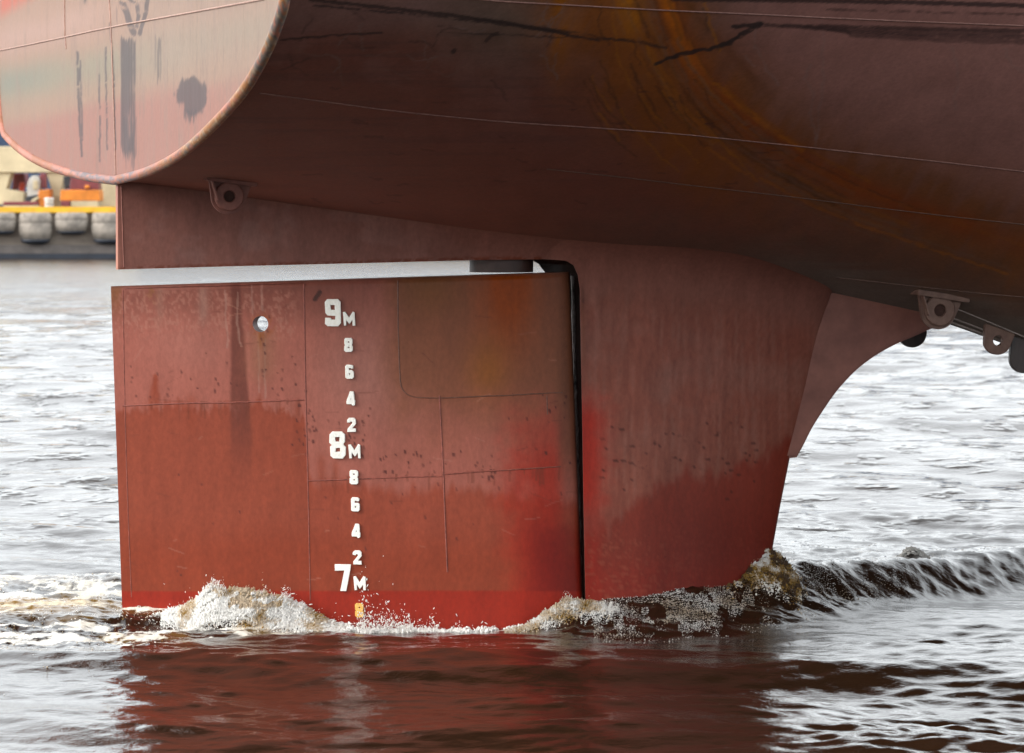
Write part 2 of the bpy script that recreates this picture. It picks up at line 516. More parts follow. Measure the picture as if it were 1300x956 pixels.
n.links.new(m3.outputs[0], b3.inputs['Height'])
m0_ = n.nodes.new('ShaderNodeMath'); m0_.operation = 'MULTIPLY'; n.links.new(w0.outputs[0], m0_.inputs[0]); n.links.new(fr.outputs['Fac'], m0_.inputs[1])
b0 = n.nodes.new('ShaderNodeBump'); b0.inputs['Distance'].default_value = .2; b0.inputs['Strength'].default_value = 1.0
n.links.new(m0_.outputs[0], b0.inputs['Height']); n.links.new(b3.outputs[0], b0.inputs['Normal']); n.links.new(b0.outputs[0], b1.inputs['Normal'])
n.links.new(b1.outputs[0], b2.inputs['Normal']); n.links.new(b2.outputs[0], b.inputs['Normal'])
fb = n.nodes.new('ShaderNodeBsdfPrincipled')
fcol = n.nodes.new('ShaderNodeMix'); fcol.data_type = 'RGBA'
fcol.inputs[6].default_value = (.80, .77, .70, 1); fcol.inputs[7].default_value = (.62, .50, .30, 1)
n.links.new(am.outputs['Fac'], fcol.inputs[0]); n.links.new(fcol.outputs[2], fb.inputs['Base Color'])
fb.inputs['Roughness'].default_value = .7
fb.inputs['Subsurface Weight'].default_value = 0
f1 = noise_node(n, 11, 9, .75, stretch=(1, .75, 1.6))
sub = n.nodes.new('ShaderNodeMath'); sub.operation = 'ADD'
n.links.new(f1.outputs[0], sub.inputs[0]); n.links.new(fa.outputs['Fac'], sub.inputs[1])
mr = n.nodes.new('ShaderNodeMapRange'); mr.inputs['From Min'].default_value = .98; mr.inputs['From Max'].default_value = 1.2
n.links.new(sub.outputs[0], mr.inputs['Value'])
bf = n.nodes.new('ShaderNodeBump'); bf.inputs['Distance'].default_value = .02; bf.inputs['Strength'].default_value = .8
n.links.new(f1.outputs[0], bf.inputs['Height']); n.links.new(bf.outputs[0], fb.inputs['Normal'])
ms = n.nodes.new('ShaderNodeMixShader')
n.links.new(mr.outputs[0], ms.inputs[0]); n.links.new(b.outputs[0], ms.inputs[1]); n.links.new(fb.outputs[0], ms.inputs[2])
n.links.new(ms.outputs[0], n.nodes['Material Output'].inputs[0])
nr, nc = X.shape
water = mesh_np('river_water', np.stack([X, Y, Zs], -1).reshape(-1, 3), grid_faces(nr, nc), mw, attrs={'foam': foam, 'amber': amber, 'open': smooth(40, 150, Y) + 0 * X, 'beyond': smooth(34, 44, Y) * (1 - .75 * smooth(80, 190, Y)) + 0 * X})
tag(water, kind='structure')
WATER_MAT = mw

def water_z(x, y):
    i = np.clip(np.searchsorted(GX, x), 1, len(GX) - 1); j = np.clip(np.searchsorted(GY, y), 1, len(GY) - 1)
    return Zs[j, i]

om = n.nodes.new('ShaderNodeMath'); om.operation = 'POWER'; om.inputs[1].default_value = 4.0; n.links.new(fr.outputs['Fac'], om.inputs[0])
ro = n.nodes.new('ShaderNodeMapRange'); ro.inputs['To Min'].default_value = .045; ro.inputs['To Max'].default_value = .2
n.links.new(om.outputs[0], ro.inputs['Value']); n.links.new(ro.outputs[0], b.inputs['Roughness'])
# ------------------------------------------------------------------ the ship
ship = empty('cargo_ship', (OX, OY, 0), TH)
tag(ship, 'stern of a weathered red cargo ship with its rudder standing in the water', 'ship')

XT = side(145.5, 228)[0]
near_px = [(146, 229), (175, 222.5), (200, 213), (232, 195), (262, 168), (290, 139), (310, 115), (328, 86), (343, 56), (355, 24), (362, 0)]
far_px = [(146, 229), (110, 225), (75, 216), (50, 206), (30, 194), (14, 180), (0, 164)]
nearS = np.array([cross(x, y, XT) for x, y in near_px]); farS = np.array([cross(x, y, XT) for x, y in far_px])
zc_t = nearS[0, 2]
nt_ = np.array([[-p[1], p[2]] for p in nearS]); ft_ = np.array([[p[1], p[2]] for p in farS])
nt_[0, 0] = ft_[0, 0] = 0
lastn = nt_[-1]
tail = np.array([[lastn[0] + .42, lastn[1] + .6], [lastn[0] + .68, lastn[1] + 1.5], [lastn[0] + .8, lastn[1] + 3], [lastn[0] + .85, 10.2]])
near_sec = np.concatenate([nt_, tail])
lf = ft_[-1]
ftail = []
for t, z in near_sec:
    if t > lf[0] + .25: ftail.append([lf[0] + (t - lf[0]) * 1.7, z - .06])
far_sec = np.concatenate([ft_, np.array(ftail)])
print('transom', XT, 'near', near_sec.round(2).tolist(), 'far', ft_.round(2).tolist())

KV = 540
def vdist(K):
    return np.concatenate([np.linspace(0, .62, int(K * .9)), np.linspace(.62, 1, K - int(K * .9) + 1)[1:]])
def resamp_v(pl, v):
    s = seglen(pl); s /= s[-1]
    return np.stack([np.interp(v, s, pl[:, 0]), np.interp(v, s, pl[:, 1])], 1)
VV = vdist(KV)
near_r = resamp_v(smooth_pl(near_sec, 600, 3), VV); far_r = resamp_v(smooth_pl(far_sec, 600, 3), VV)
fwd = np.array([(0, 0), (1, .34), (2, .76), (3, 1.28), (3.8, 1.86), (4.6, 2.7), (5.2, 3.6), (5.7, 4.7), (6.1, 6.0), (6.4, 7.6), (6.5, 9.4)])
fwd_r = resamp_v(smooth_pl(fwd, 600, 3), VV)
cl_px = [(146, 229), (250, 243), (350, 259), (480, 281), (600, 302), (750, 324), (900, 345), (1050, 374), (1180, 403), (1240, 424), (1300, 446)]
cl_s = np.array([side(x, y) for x, y in cl_px])
cl_x = np.concatenate([cl_s[:, 0], [cl_s[-1, 0] + 1.6, cl_s[-1, 0] + 3.2, cl_s[-1, 0] + 5, cl_s[-1, 0] + 7, 60]])
cl_z = np.concatenate([cl_s[:, 2], [cl_s[-1, 2] - .55, cl_s[-1, 2] - 1.5, -.8, -3.5, -3.5]])
def zc(x):
    return np.interp(x, cl_x, cl_z)
XS = np.concatenate([np.arange(XT, 4.6, .0115), np.arange(4.65, 9, .1), np.arange(9, 45, 1.0)])
zcx = zc(XS)
kk = np.ones(31) / 31.
zcs = zcx.copy(); m0 = XS < 4.5
zcs[m0] = np.convolve(np.pad(zcx[m0], 15, mode='edge'), kk, 'valid')
zcs[:15] = np.interp(XS[:15], [XS[0], XS[15]], [zcx[0], zcs[15]])
wv = smooth(XT - 1.5, 6.5, XS)[:, None]
def section(sec):
    t = sec[None, :, 0] * (1 - wv) + fwd_r[None, :, 0] * wv
    dz = (sec[None, :, 1] - zc_t) * (1 - wv) + fwd_r[None, :, 1] * wv
    z = zcs[:, None] + dz
    return t, z
tn, zn = section(near_r); tf_, zf = section(far_r)
# deck at one height
zn = np.where(zn > 9.5, 9.5, zn); zf = np.where(zf > 9.5, 9.5, zf)
Lx = XS[:, None] * np.ones((1, KV))
nearV = np.stack([Lx, -tn, zn], -1); farV = np.stack([Lx, tf_, zf], -1)[:, 1:]
farV = farV[:, ::4]
allV = np.concatenate([farV[:, ::-1], nearV], 1)      # far deck edge .. centre .. near deck edge
wP = s2w(allV); hx, hy = project(wP)
P = Paint(hx, hy, (.205, .078, .058))
nz = fbm(hx / 60, hy / 45, 3, 5); nz2 = fbm(hx / 22, hy / 16, 13, 5); nst = fbm(hx / 120, hy / 5, 23, 4)
P.mix(smooth(.42, .7, nz) * smooth(250, 40, hy), (.27, .135, .12), .6)           # chalky faded patches higher up
P.mix(smooth(.5, .75, nst) * smooth(330, 120, hy), (.12, .06, .055), .4)
P.mix(smooth(60, 20, hy + 20 * (nz - .5)) , (.24, .145, .13), .6)
P.mix(smooth(230, 330, hy - (hx - 800) * .05 + 60 * (nz2 - .5)) * smooth(560, 900, hx), (.10, .082, .062), .55)
P.mix(smooth(320, 372, hy - (hx - 1100) * .26 + 30 * (nst - .5)) * smooth(900, 1080, hx), (.17, .15, .13), .8)   # grey bottom plating forward
# grey-green worn area
P.mix(np.exp(-(((hx - 640) / 90) ** 2 + ((hy - 30) / 60) ** 2)) , (.15, .12, .09), .6)
P.mix(smooth(860, 1010, hx + 40 * (nz - .5)) * smooth(300, 150, hy - .25 * (hx - 1000)) , (.36, .175, .15), .85)  # lighter colour makes up for missing light on the upper right side
# rust washed down from above and swept forward
dd, pp = dist_pl(hx, hy, [(838, -60), (845, 0), (862, 50), (892, 105), (945, 155), (1010, 198), (1090, 240), (1180, 272), (1300, 312), (1500, 350)])
leftside = smooth(-6, 26, (hy - np.interp(hx, [700, 838, 862, 892, 945, 1010, 1090, 1180, 1300], [-60, -20, 50, 105, 155, 198, 240, 272, 312])))
jit = (fbm(hx / 30, hy / 30, 71, 4) - .5) * 30
fl = fbm((hx + hy * .6) / 14, (hy - hx * .5) / 70, 77, 5)
P.mix(np.exp(-((dd + jit * .6) / 62) ** 2) * (.5 + 1.1 * fl), (.23, .08, .024), .85)
P.mix(np.exp(-((hx - 760 - (hy * .55) + jit) / 80) ** 2) * smooth(290, 150, hy - .2 * (hx - 760)) * (.5 + 1.0 * fl), (.27, .085, .018), .95)
P.mix(np.exp(-((hx - 715 + jit) / 22) ** 2) * smooth(160, 0, hy) * fl * 1.9, (.38, .12, .006), .85)
P.mix(np.exp(-((dd + jit * .25) / 17) ** 2) * (.5 + .7 * fl) * smooth(.95, .55, pp), (.29, .062, .012), .95)
P.mix(np.exp(-((dd + jit * .1) / 9) ** 2) * smooth(.33, .02, pp) * (.4 + .8 * fl), (.62, .17, .008), .95)
P.mix(np.exp(-(((hx - 800 + jit * .3) / 14) ** 2)) * smooth(70, 0, hy) * (.3 + fl), (.55, .19, .008), .85)
P.mix(np.exp(-(((hx - 868 - hy * .9 + jit * .3) / 9) ** 2)) * smooth(200, 20, hy) * (.3 + fl), (.13, .045, .012), .6)
arc = [(838, -60), (845, 0), (862, 50), (892, 105), (945, 155), (1010, 198), (1090, 240), (1180, 272), (1320, 318)]
for k in range(60):
    r = random.Random(700 + k); off = r.uniform(-70, 26); i0 = r.randint(0, 5); i1 = min(8, i0 + r.randint(1, 3))
    seg = smooth_pl(arc[i0:i1 + 1], 12, 1)
    sq = [(a_[0] + off * (1.0 if a_[0] < 900 else .75) + r.uniform(-1, 1), a_[1] - off * (.1 if a_[0] < 900 else -.5) * -1) for a_ in seg]
    P.line(sq, r.uniform(.8, 3.2), r.choice([(.06, .028, .015), (.48, .15, .008), (.12, .045, .02), (.34, .11, .012), (.20, .11, .07)]), r.uniform(.2, .5), 2.2, jag=2.5, seed=k, brk=.3)
for k in range(26):
    r = random.Random(k); x0 = r.uniform(720, 900); y0 = r.uniform(-10, 150); L = r.uniform(25, 90)
    cx_ = [(x0, y0)]
    for j in range(5):
        cx_.append((cx_[-1][0] + L / 5 * (.25 + .9 * max(0, (cx_[-1][1] - 60) / 150)) + r.uniform(-5, 5), cx_[-1][1] + L / 5))
    P.line(cx_, r.uniform(.6, 1.6), r.choice([(.07, .035, .02), (.42, .15, .01), (.10, .04, .02)]), .55, 1.2, jag=3, seed=k)
for k in range(34):
    r = random.Random(100 + k); x0 = r.uniform(380, 720); y0 = r.uniform(15, 110)
    cx_ = [(x0, y0)]; a = r.uniform(0, 6.28)
    for j in range(6):
        a += r.uniform(-.7, .7); cx_.append((cx_[-1][0] + 7 * math.cos(a), cx_[-1][1] + 6 * math.sin(a)))
    P.line(cx_, r.uniform(.5, 1.1), r.choice([(.22, .155, .14), (.07, .04, .035), (.20, .12, .10)]), .5, 1.2, jag=3, seed=k)
for pl in ([(1030, 80), (1022, 100), (1032, 122), (1028, 145), (1038, 180)], [(1045, 25), (1044, 70), (1046, 110), (1038, 150), (1037, 190)], [(962, 30), (958, 60), (975, 90), (990, 108)], [(1275, 60), (1285, 82), (1298, 92)], [(948, 70), (957, 85)], [(1210, 60), (1216, 100), (1212, 140)]):
    P.line(pl, 1.3, (.28, .18, .16), .4, 1.6, jag=4, seed=5)
# scrapes
blk = (.035, .026, .026)
P.line([(394, 0), (480, 9), (560, 18), (650, 30), (720, 43)], 3.2, blk, .8, 1.5, jag=1.5, seed=2)
P.line([(398, 7), (500, 16), (600, 26), (700, 40), (760, 52)], 1.6, blk, .8, 1.2, jag=1.5, seed=3, brk=.35)
P.line([(600, 24), (700, 37), (780, 50), (845, 60)], 1.5, blk, .7, 1.2, jag=2, seed=4, brk=.3)
P.line([(356, 51), (400, 47), (440, 44), (486, 41)], 1.6, blk, .8, 1.2, jag=2, seed=5, brk=.3)
P.line([(560, 42), (640, 44), (700, 47), (800, 50), (836, 58)], 1.4, blk, .6, 1.2, jag=2, seed=6, brk=.4)
P.line([(617, 52), (624, 45), (632, 42)], 3, blk, .7, 1.5); P.line([(575, 66), (577, 64)], 4, blk, .8, 1.5)
P.line([(832, 81), (850, 74), (870, 67), (900, 62), (925, 53), (945, 40), (966, 31)], 3.0, blk, .9, 1.5, jag=3, seed=7, brk=.22)
P.line([(880, 66), (915, 60), (938, 48), (960, 36)], 2.4, blk, .8, 1.5, jag=4, seed=8, brk=.4)
P.line([(930, 34), (950, 33), (968, 30)], 3.4, blk, .9, 1.5, jag=2, seed=9)
for dy, w, k in ((0, 2.6, .75), (4, 3.0, .6), (8, 2.2, .65), (12, 2.6, .55), (15.5, 1.4, .5)):
    P.line([(965 + dy * 7, 32 + dy * .35), (1080, 34 + dy * .75), (1200, 37 + dy), (1420, 42 + dy)], w, (.05, .03, .03), k, 2.2, jag=1.2, seed=int(20 + dy), brk=.25)
P.line([(855, -1), (1000, 0), (1150, 3), (1420, 10)], 4.5, (.045, .03, .03), .85, 1.5, jag=1, seed=31)
P.line([(1050, 12), (1200, 16), (1400, 20)], 1.5, (.05, .03, .03), .6, 1.5, jag=1, seed=32, brk=.4)
for k in range(40):
    r = random.Random(300 + k); x0 = r.uniform(380, 1000); y0 = r.uniform(110, 260)
    P.line([(x0, y0), (x0 + r.uniform(5, 26), y0 + r.uniform(-1, 3))], .8, (.08, .035, .03), .5, 1.2, jag=3, seed=k)
P.c *= 1.12
HV = allV.reshape(-1, 3); hr, hc = allV.shape[:2]
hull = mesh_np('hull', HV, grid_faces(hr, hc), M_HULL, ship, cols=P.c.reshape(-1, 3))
BV = BVHTree.FromPolygons([tuple(v) for v in s2w(allV[::4, ::3]).reshape(-1, 3)], [tuple(f) for f in grid_faces(len(range(0, hr, 4)), len(range(0, hc, 3)))])
def hull_hit(px, py):
    d = ray(px, py).normalized()
    loc, nrm, i, dist = BV.ray_cast(Vector((0, 0, HCAM)), d)
    if loc is None: return None, None
    if nrm.dot(d) > 0: nrm = -nrm
    return w2s(np.array(loc)), np.array(nrm)
# deck lid
dn = nearV[:, -1]; dfv = farV[:, -1]
dk = np.stack([dfv, dn], 1); dk[..., 2] = 9.5
deck = mesh_np('deck', dk.reshape(-1, 3), grid_faces(len(XS), 2), plain('deck_paint', (.12, .16, .12), .7), ship)

# transom plate
tt = np.concatenate([-far_r[::-3][:-1, 0], near_r[::2, 0]]); zb = np.concatenate([far_r[::-3][:-1, 1], near_r[::2, 1]])
ws = np.concatenate([np.linspace(0, 1, 160) ** 1.0])
ztop = 9.5
zlim = np.minimum(zb, ztop)
topz = np.maximum(np.minimum(ztop, 5.2), zlim)
Zt = zlim[None, :] + ws[:, None] * (topz - zlim)[None, :]
Tt = tt[None, :] * np.ones((160, 1))
TV = np.stack([np.full(Zt.shape, XT), -Tt, Zt], -1)
wT = s2w(TV); tx, ty = project(wT)
Q = Paint(tx, ty, (.50, .29, .195))
n1 = fbm(tx / 70, ty / 50, 41, 4); n2 = fbm(tx / 4, ty / 60, 43, 4); n3 = fbm(tx / 1.6, ty / 45, 44, 3)
bd = ty + .22 * tx           # bands run parallel to the horizontal seam
Q.mix(smooth(150, 175, bd + 26 * (n1 - .5)) , (.50, .205, .155), .85)
Q.mix(np.exp(-((bd - 112 - 20 * (n1 - .5)) / 26) ** 2), (.37, .32, .22), .85)
Q.mix(np.exp(-((bd - 108) / 16) ** 2) * smooth(90, 20, tx), (.29, .29, .22), .75)
Q.mix(np.exp(-((bd - 50 - 16 * (n1 - .5)) / 22) ** 2) * smooth(190, 80, tx), (.62, .37, .29), .8)
Q.mix(smooth(32, 10, bd + .35 * tx + 6 * (n1 - .5)), (.72, .13, .06), .9)
Q.mix(smooth(120, 220, tx) * smooth(150, 60, ty), (.50, .34, .255), .6)
Q.mix(smooth(.55, .8, n2), (.40, .25, .19), .45)
Q.mix(smooth(.6, .85, n3) * smooth(60, 130, tx), (.30, .19, .14), .4)
pur = (.075, .045, .05)
def brush(x0, x1, y0, y1, k, dens=.5, col=pur, seed=1, rag=10):
    nb = fbm(tx / 1.3, ty / 40, seed, 3); ne = fbm(tx / 2.0, ty * 0, seed + 5, 2) - .5
    m = smooth(x0 - 1, x0 + 1.5, tx) * smooth(x1 + 1, x1 - 1.5, tx) * smooth(y0 - 2, y0 + 3, ty + ne * rag) * smooth(y1 + 2, y1 - 6, ty + ne * rag * 2)
    Q.mix(m * smooth(dens - .25, dens + .05, nb), col, k)
brush(153, 172.5, 50, 200, .85, .35, seed=51, rag=14)
brush(156, 174, 150, 206, .5, .5, seed=52, rag=20)
brush(196.5, 205, 47, 100, .6, .5, seed=53, rag=18)
brush(106, 111, -5, 3, .8, .3, seed=57)
brush(147.5, 149, 8, 30, .7, .3, seed=58)
mm = smooth(1.12, .93, np.hypot((tx - 243) / 20, (ty - 122) / 23.5) + .35 * (n2 - .5) + .3 * (fbm(tx / 5, ty / 6, 59, 3) - .5)) 
mm = mm * (1 - smooth(12, 8, np.abs(tx - 231)) * smooth(128, 134, ty) * smooth(3.5, 2, np.abs(tx - 231)))
mm = mm * smooth(.12, .32, fbm(tx / 1.6, ty / 30, 55, 3) + .25 * smooth(226, 233, tx))
Q.mix(mm, pur, .85); brush(233, 250, 140, 154, .8, .4, seed=56)
for pl, w in (([(98, 66), (99.5, 110), (101, 150), (104, 198)], 2.0), ([(102, 78), (103, 130), (105, 180)], 1.0), ([(126, 95), (127, 205)], .8), ([(134, 60), (136, 190)], .9), ([(144, 100), (147, 190)], 1.0), ([(140, 30), (145, 110)], 1.2),
              ([(154, 0), (160, 15), (166, 32), (170, 42)], 6.5), ([(187, -4), (186, 14), (182, 28), (177, 42)], 4.0), ([(163, -2), (174, 6), (176, 20), (174, 34)], 3.5)):
    Q.line([(a, b_) for a, b_ in pl], w, pur, .8, 1.2, jag=1.0, seed=int(pl[0][0]), brk=.3)
Q.c *= .47
tm = mesh_np('transom', TV.reshape(-1, 3), grid_faces(160, TV.shape[1], flip=True), M_TRAN, ship, cols=Q.c.reshape(-1, 3))
tag(tm, 'faded pink and grey transom plate with dark brush marks')
# transom above the working area
TV2 = np.stack([np.full((2, len(tt)), XT), -np.stack([tt, tt]), np.stack([topz, np.maximum(topz, ztop)])], -1)
m_up = plain('upper_transom_paint', (.45, .12, .08), .55, .2, 2)
mesh_np('upper_transom', TV2.reshape(-1, 3), grid_faces(2, len(tt), flip=True), m_up, ship)

def wobble(p, amp, seed):
    s = np.linspace(0, 30, len(p)); return p + amp * (fbm(s, s * 0, seed, 3) - .5)[:, None]
def plane_bead(pxs, x=None, rad=.006, n=60):
    return np.array([cross(a, b_, x) for a, b_ in smooth_pl(pxs, n, 1)])
M_BEAD = plain('transom_bead_paint', (.34, .20, .15), .5, .25, 20, col2=(.22, .11, .08))
for pl in ([(-12, 66.5), (60, 52), (141, 34), (220, 20), (335, -1)], [(138, -10), (141, 34), (144, 120), (147, 222)], [(82, -5), (82.5, 47)], [(83, 47), (84, 62)]):
    V, F = tube_np(plane_bead(pl, XT - .002), .0065, 6)
    mesh_np('weld_seam', V, F, M_BEAD, ship)
# rounded rim bar round the transom
rp = np.concatenate([np.stack([np.full(KV, XT), far_r[:, 0], far_r[:, 1]], 1)[::-1], np.stack([np.full(KV, XT), -near_r[:, 0], near_r[:, 1]], 1)[1:]])
rp = rp[rp[:, 2] < 9.4][::2]
V, F = tube_np(rp, .034, 14)
ux, uy = project(s2w(V))
R = Paint(ux, uy, (.36, .14, .095))
r1 = fbm(ux / 9, uy / 9, 81, 4); r2 = fbm(ux / 3, uy / 3, 84, 4)
R.mix(smooth(.47, .58, r1), (.26, .10, .045), .8)
R.mix(smooth(.40, .5, r2) * smooth(85, 110, ux) * smooth(195, 160, ux), (.16, .13, .14), .85)
R.mix(smooth(.35, .6, r1) * smooth(190, 230, ux), (.30, .13, .04), .8)
R.mix(smooth(.38, .5, r2) * smooth(300, 330, ux), (.13, .15, .14), .8)
R.mix(smooth(.5, .55, r2) * smooth(.45, .6, r1) * smooth(160, 240, ux), (.42, .30, .20), .7)
R.mix(smooth(.60, .68, r2) * smooth(60, 75, ux), (.10, .085, .09), .7)
M_RIM = steel_paint('rim_paint', streak=(3, 3, 3), contrast=.25)
rim = mesh_np('rim', V, F, M_RIM, ship, cols=R.c)
tag(rim, 'rounded steel rim worn to rust and grey metal')

# plating seams standing proud of the hull side
M_SEAM = plain('hull_seam_paint', (.24, .125, .10), .5, .3, 30, col2=(.14, .06, .05))
M_SEAMD = plain('dark_seam_paint', (.15, .085, .06), .5, .3, 30, col2=(.07, .035, .028))
for pl, rr, mt in (([(548, -8), (620, 1), (720, 6), (820, 12), (960, 18), (1100, 25), (1310, 33)], .0062, M_SEAM),
                   ([(322, 117), (400, 127), (500, 141), (580, 149), (650, 155.5), (740, 161), (850, 168.5), (940, 178), (1010, 185), (1100, 195), (1200, 206), (1310, 219)], .0062, M_SEAM),
                   ([(690, 214), (800, 226), (900, 238), (1000, 249), (1100, 262), (1200, 274), (1310, 286)], .0045, M_SEAMD),
                   ([(1060, 352), (1150, 362), (1230, 371), (1310, 378)], .005, M_SEAMD)):
    q = [];
    for a, b_ in smooth_pl(pl, 160, 2):
        h, nn = hull_hit(a, b_)
        if h is not None: q.append(h)
    q = np.array(q)
    q = np.stack([np.convolve(np.pad(q[:, i], 4, mode='edge'), np.ones(9) / 9, 'valid') for i in range(3)], 1)
    V, F = tube_np(q, rr, 6)
    mesh_np('weld_seam', V, F, mt, ship)

# ---- skeg: the fin over the rudder
sb = [side(148.5, 342), side(300, 337.5), side(450, 333.5), side(590, 329.5), side(676, 328.5), side(800, 326)]
sbx = [p[0] for p in sb]; sbz = [p[2] for p in sb]
te_top = side(145, 226); te_bot = side(148.5, 342)
nu, nv = 300, 90
us = np.linspace(0, 1, nu); vs = np.linspace(0, 1, nv)
x_end = side(705, 326)[0]
xs_b = te_bot[0] + us * (x_end - te_bot[0]); xs_t = XT + .015 + us * (x_end - XT - .015)
SXg = xs_b[:, None] * (1 - vs) + xs_t[:, None] * vs
zbot = np.interp(xs_b, sbx, sbz); ztp = np.interp(xs_t, XS, zcs) + .16
SZg = zbot[:, None] * (1 - vs) + ztp[:, None] * vs
hth = .05 + .21 * smooth(0, .8, us) ** .8
dzc = SZg - np.interp(SXg, XS, zcs)
flare = (.0 + .14 * smooth(.1, 1, us))[:, None] * np.exp(np.minimum(dzc, .16) / .13)
HT = hth[:, None] + flare
ring = []
near = np.stack([SXg, -HT, SZg], -1); far = np.stack([SXg, HT, SZg], -1)
def skin_pair(name, A, B, mat, cols, parent, closed_ends=True):
    """two facing grids joined along their four borders"""
    r_, c_ = A.shape[:2]
    V = np.concatenate([A.reshape(-1, 3), B.reshape(-1, 3)])
    F = [grid_faces(r_, c_), grid_faces(r_, c_, base=r_ * c_, flip=True)]
    idx = np.arange(r_ * c_).reshape(r_, c_); o = r_ * c_
    for e in (idx[0], idx[-1][::-1], idx[:, -1], idx[:, 0][::-1]):
        F.append(np.stack([e[:-1], e[:-1] + o, e[1:] + o, e[1:]], 1))
    return mesh_np(name, V, np.concatenate(F), mat, parent, cols=cols)
def shade_sharp(ob, ang=35):
    me = ob.data
    bm = bmesh.new(); bm.from_mesh(me)
    a = math.radians(ang)
    for e in bm.edges:
        if len(e.link_faces) == 2 and e.calc_face_angle(0) > a: e.smooth = False
    bm.to_mesh(me); bm.free()
AB = np.concatenate([near.reshape(-1, 3), far.reshape(-1, 3)])
kx, ky = project(s2w(AB))
S = Paint(kx, ky, (.22, .088, .068))
s1 = fbm(kx / 40, ky / 30, 101, 5); s2_ = fbm(kx / 5, ky / 5, 102, 4)
S.mix(smooth(.45, .7, s1), (.26, .13, .11), .5)
S.mix(smooth(260, 150, kx), (.30, .115, .085), .5)
S.mix(smooth(420, 640, kx), (.205, .079, .059), .95)
eb = np.interp(kx, [148, 300, 450, 590, 676], [342, 337.5, 333.5, 329.5, 328.5])
S.mix(smooth(6, 1, eb - ky + 7 * (s2_ - .5)) * smooth(.38, .55, s2_), (.16, .035, .015), .9)
S.mix(smooth(153.5, 150.5, kx + (342 - ky) * .03), (.42, .17, .11), .6)
skeg = skin_pair('skeg', near, far, M_HORN, S.c, ship)
shade_sharp(skeg)
V, F = tube_np(np.array([[p[0], -.065, p[2]] for p in (side(154, 236, -.065), side(156, 300, -.065), side(157.5, 339, -.065))]), .005, 6)
mesh_np('weld_seam', V, F, M_LUG, ship)

# ---- rudder horn
lip_px = [(660, 320), (676, 328.7), (700, 329.5), (716, 331), (726, 337), (732, 349), (735.5, 368), (737, 420), (739, 520), (741, 650), (743.5, 770), (745, 860)]
TLIP = .31
lipS = np.array([side(a, b_, -TLIP) for a, b_ in lip_px])
frt_px = [(1068, 330), (1058, 352), (1052, 378), (1040, 430), (1027, 490), (1014, 540), (1003, 580), (991, 640), (981, 695), (972, 760), (966, 830)]
frtS = np.array([side(a, b_, 0) for a, b_ in frt_px])
nzr = 190
ztop_h, zbot_h = lipS[0, 2], -1.0
zl = lipS[1, 2]
zr = np.concatenate([np.linspace(zl + .45, zl, 40)[:-1], np.linspace(zl, zl - .32, 70), np.linspace(zl - .32, zbot_h, nzr)[1:]])
lx_ = np.interp(-zr, -lipS[:, 2], lipS[:, 0]); fx_ = np.interp(-zr, -frtS[:, 2], frtS[:, 0])
lx_[zr > zl] = lipS[1, 0]
ns = 90
a = np.linspace(0, 1, ns)
th_ = a ** 1.15
hprof = np.where(a < .001, 1, 1) * (np.clip(1 - th_ ** 2.1, 0, 1) ** .5)
rows = []
for k in range(len(zr)):
    xsn = lx_[k] + (fx_[k] - lx_[k]) * a
    z = zr[k]
    zcc = np.interp(xsn, XS, zcs)
    xl0 = np.interp(-z, -lipS[6:, 2], lipS[6:, 0])
    ap = np.clip((xsn - xl0) / (fx_[k] - xl0), 0, 1); hprof = np.clip(1 - (ap ** 1.15) ** 2.1, 0, 1) ** .5
    back = np.clip((xl0 - xsn) / .35, 0, 1)
    hh = (TLIP + .10 * smooth(0, .35, ap) * smooth(1, .5, ap)) * hprof - .055 * smooth(0, 1, back)
    hh[-1] = 0
    fl_ = .13 * np.exp(np.minimum(z - zcc, .2) / .14) * (hprof ** .5)
    hh = hh + fl_
    nearp = np.stack([xsn, -hh, np.full(ns, z)], -1); farp = np.stack([xsn, hh, np.full(ns, z)], -1)[::-1][1:]
    rows.append(np.concatenate([nearp, farp]))
rows = np.array(rows)
nA = rows.shape[1]
gx, gy = project(s2w(rows))
Hn = Paint(gx, gy, (.34, .105, .072))
h1 = fbm(gx / 50, gy / 40, 111, 5); hs_ = fbm(gx / 3.5, gy / 60, 118, 4); h2 = fbm(gx / 9, gy / 40, 112, 4); h3 = fbm(gx / 16, gy / 12, 113, 4)
Hn.mix(smooth(420, 330, gy), (.26, .10, .07), .6)
Hn.mix(smooth(.4, .7, h1) * smooth(620, 500, gy), (.37, .15, .115), .6)
Hn.mix(smooth(.52, .72, hs_), (.42, .20, .16), .28)
Hn.mix(smooth(.48, .28, hs_), (.20, .055, .04), .3)
bnd = np.interp(gx, [738, 760, 800, 850, 900, 950, 1000], [690, 672, 640, 605, 595, 585, 560]) + 44 * (h2 - .5)
Hn.mix(smooth(-10, 14, gy - bnd), (.28, .038, .020), .9)
Hn.mix(smooth(700, 740, gy + 20 * (h1 - .5)), (.36, .026, .013), .6)
Hn.mix(np.exp(-((gx - 742) / (26 + 16 * (h3 - .5))) ** 2) * smooth(480, 540, gy + 20 * (h3 - .5)) * smooth(700, 620, gy), (.55, .026, .010), .95)
Hn.mix(smooth(775, 748, gx + 14 * (h3 - .5)) * smooth(640, 700, gy), (.48, .028, .012), .8)
Hn.mix(smooth(.60, .70, fbm(gx / 5, gy / 2.5, 115, 3)) * smooth(660, 690, gy), (.48, .14, .08), .35)
Hn.mix(smooth(4, 1.2, np.hypot((gx - 741) / 1.0, (gy - 376) / 6)), (.10, .03, .02), .8)
Hn.line([(740, 385), (741, 460)], 2, (.30, .10, .06), .7)
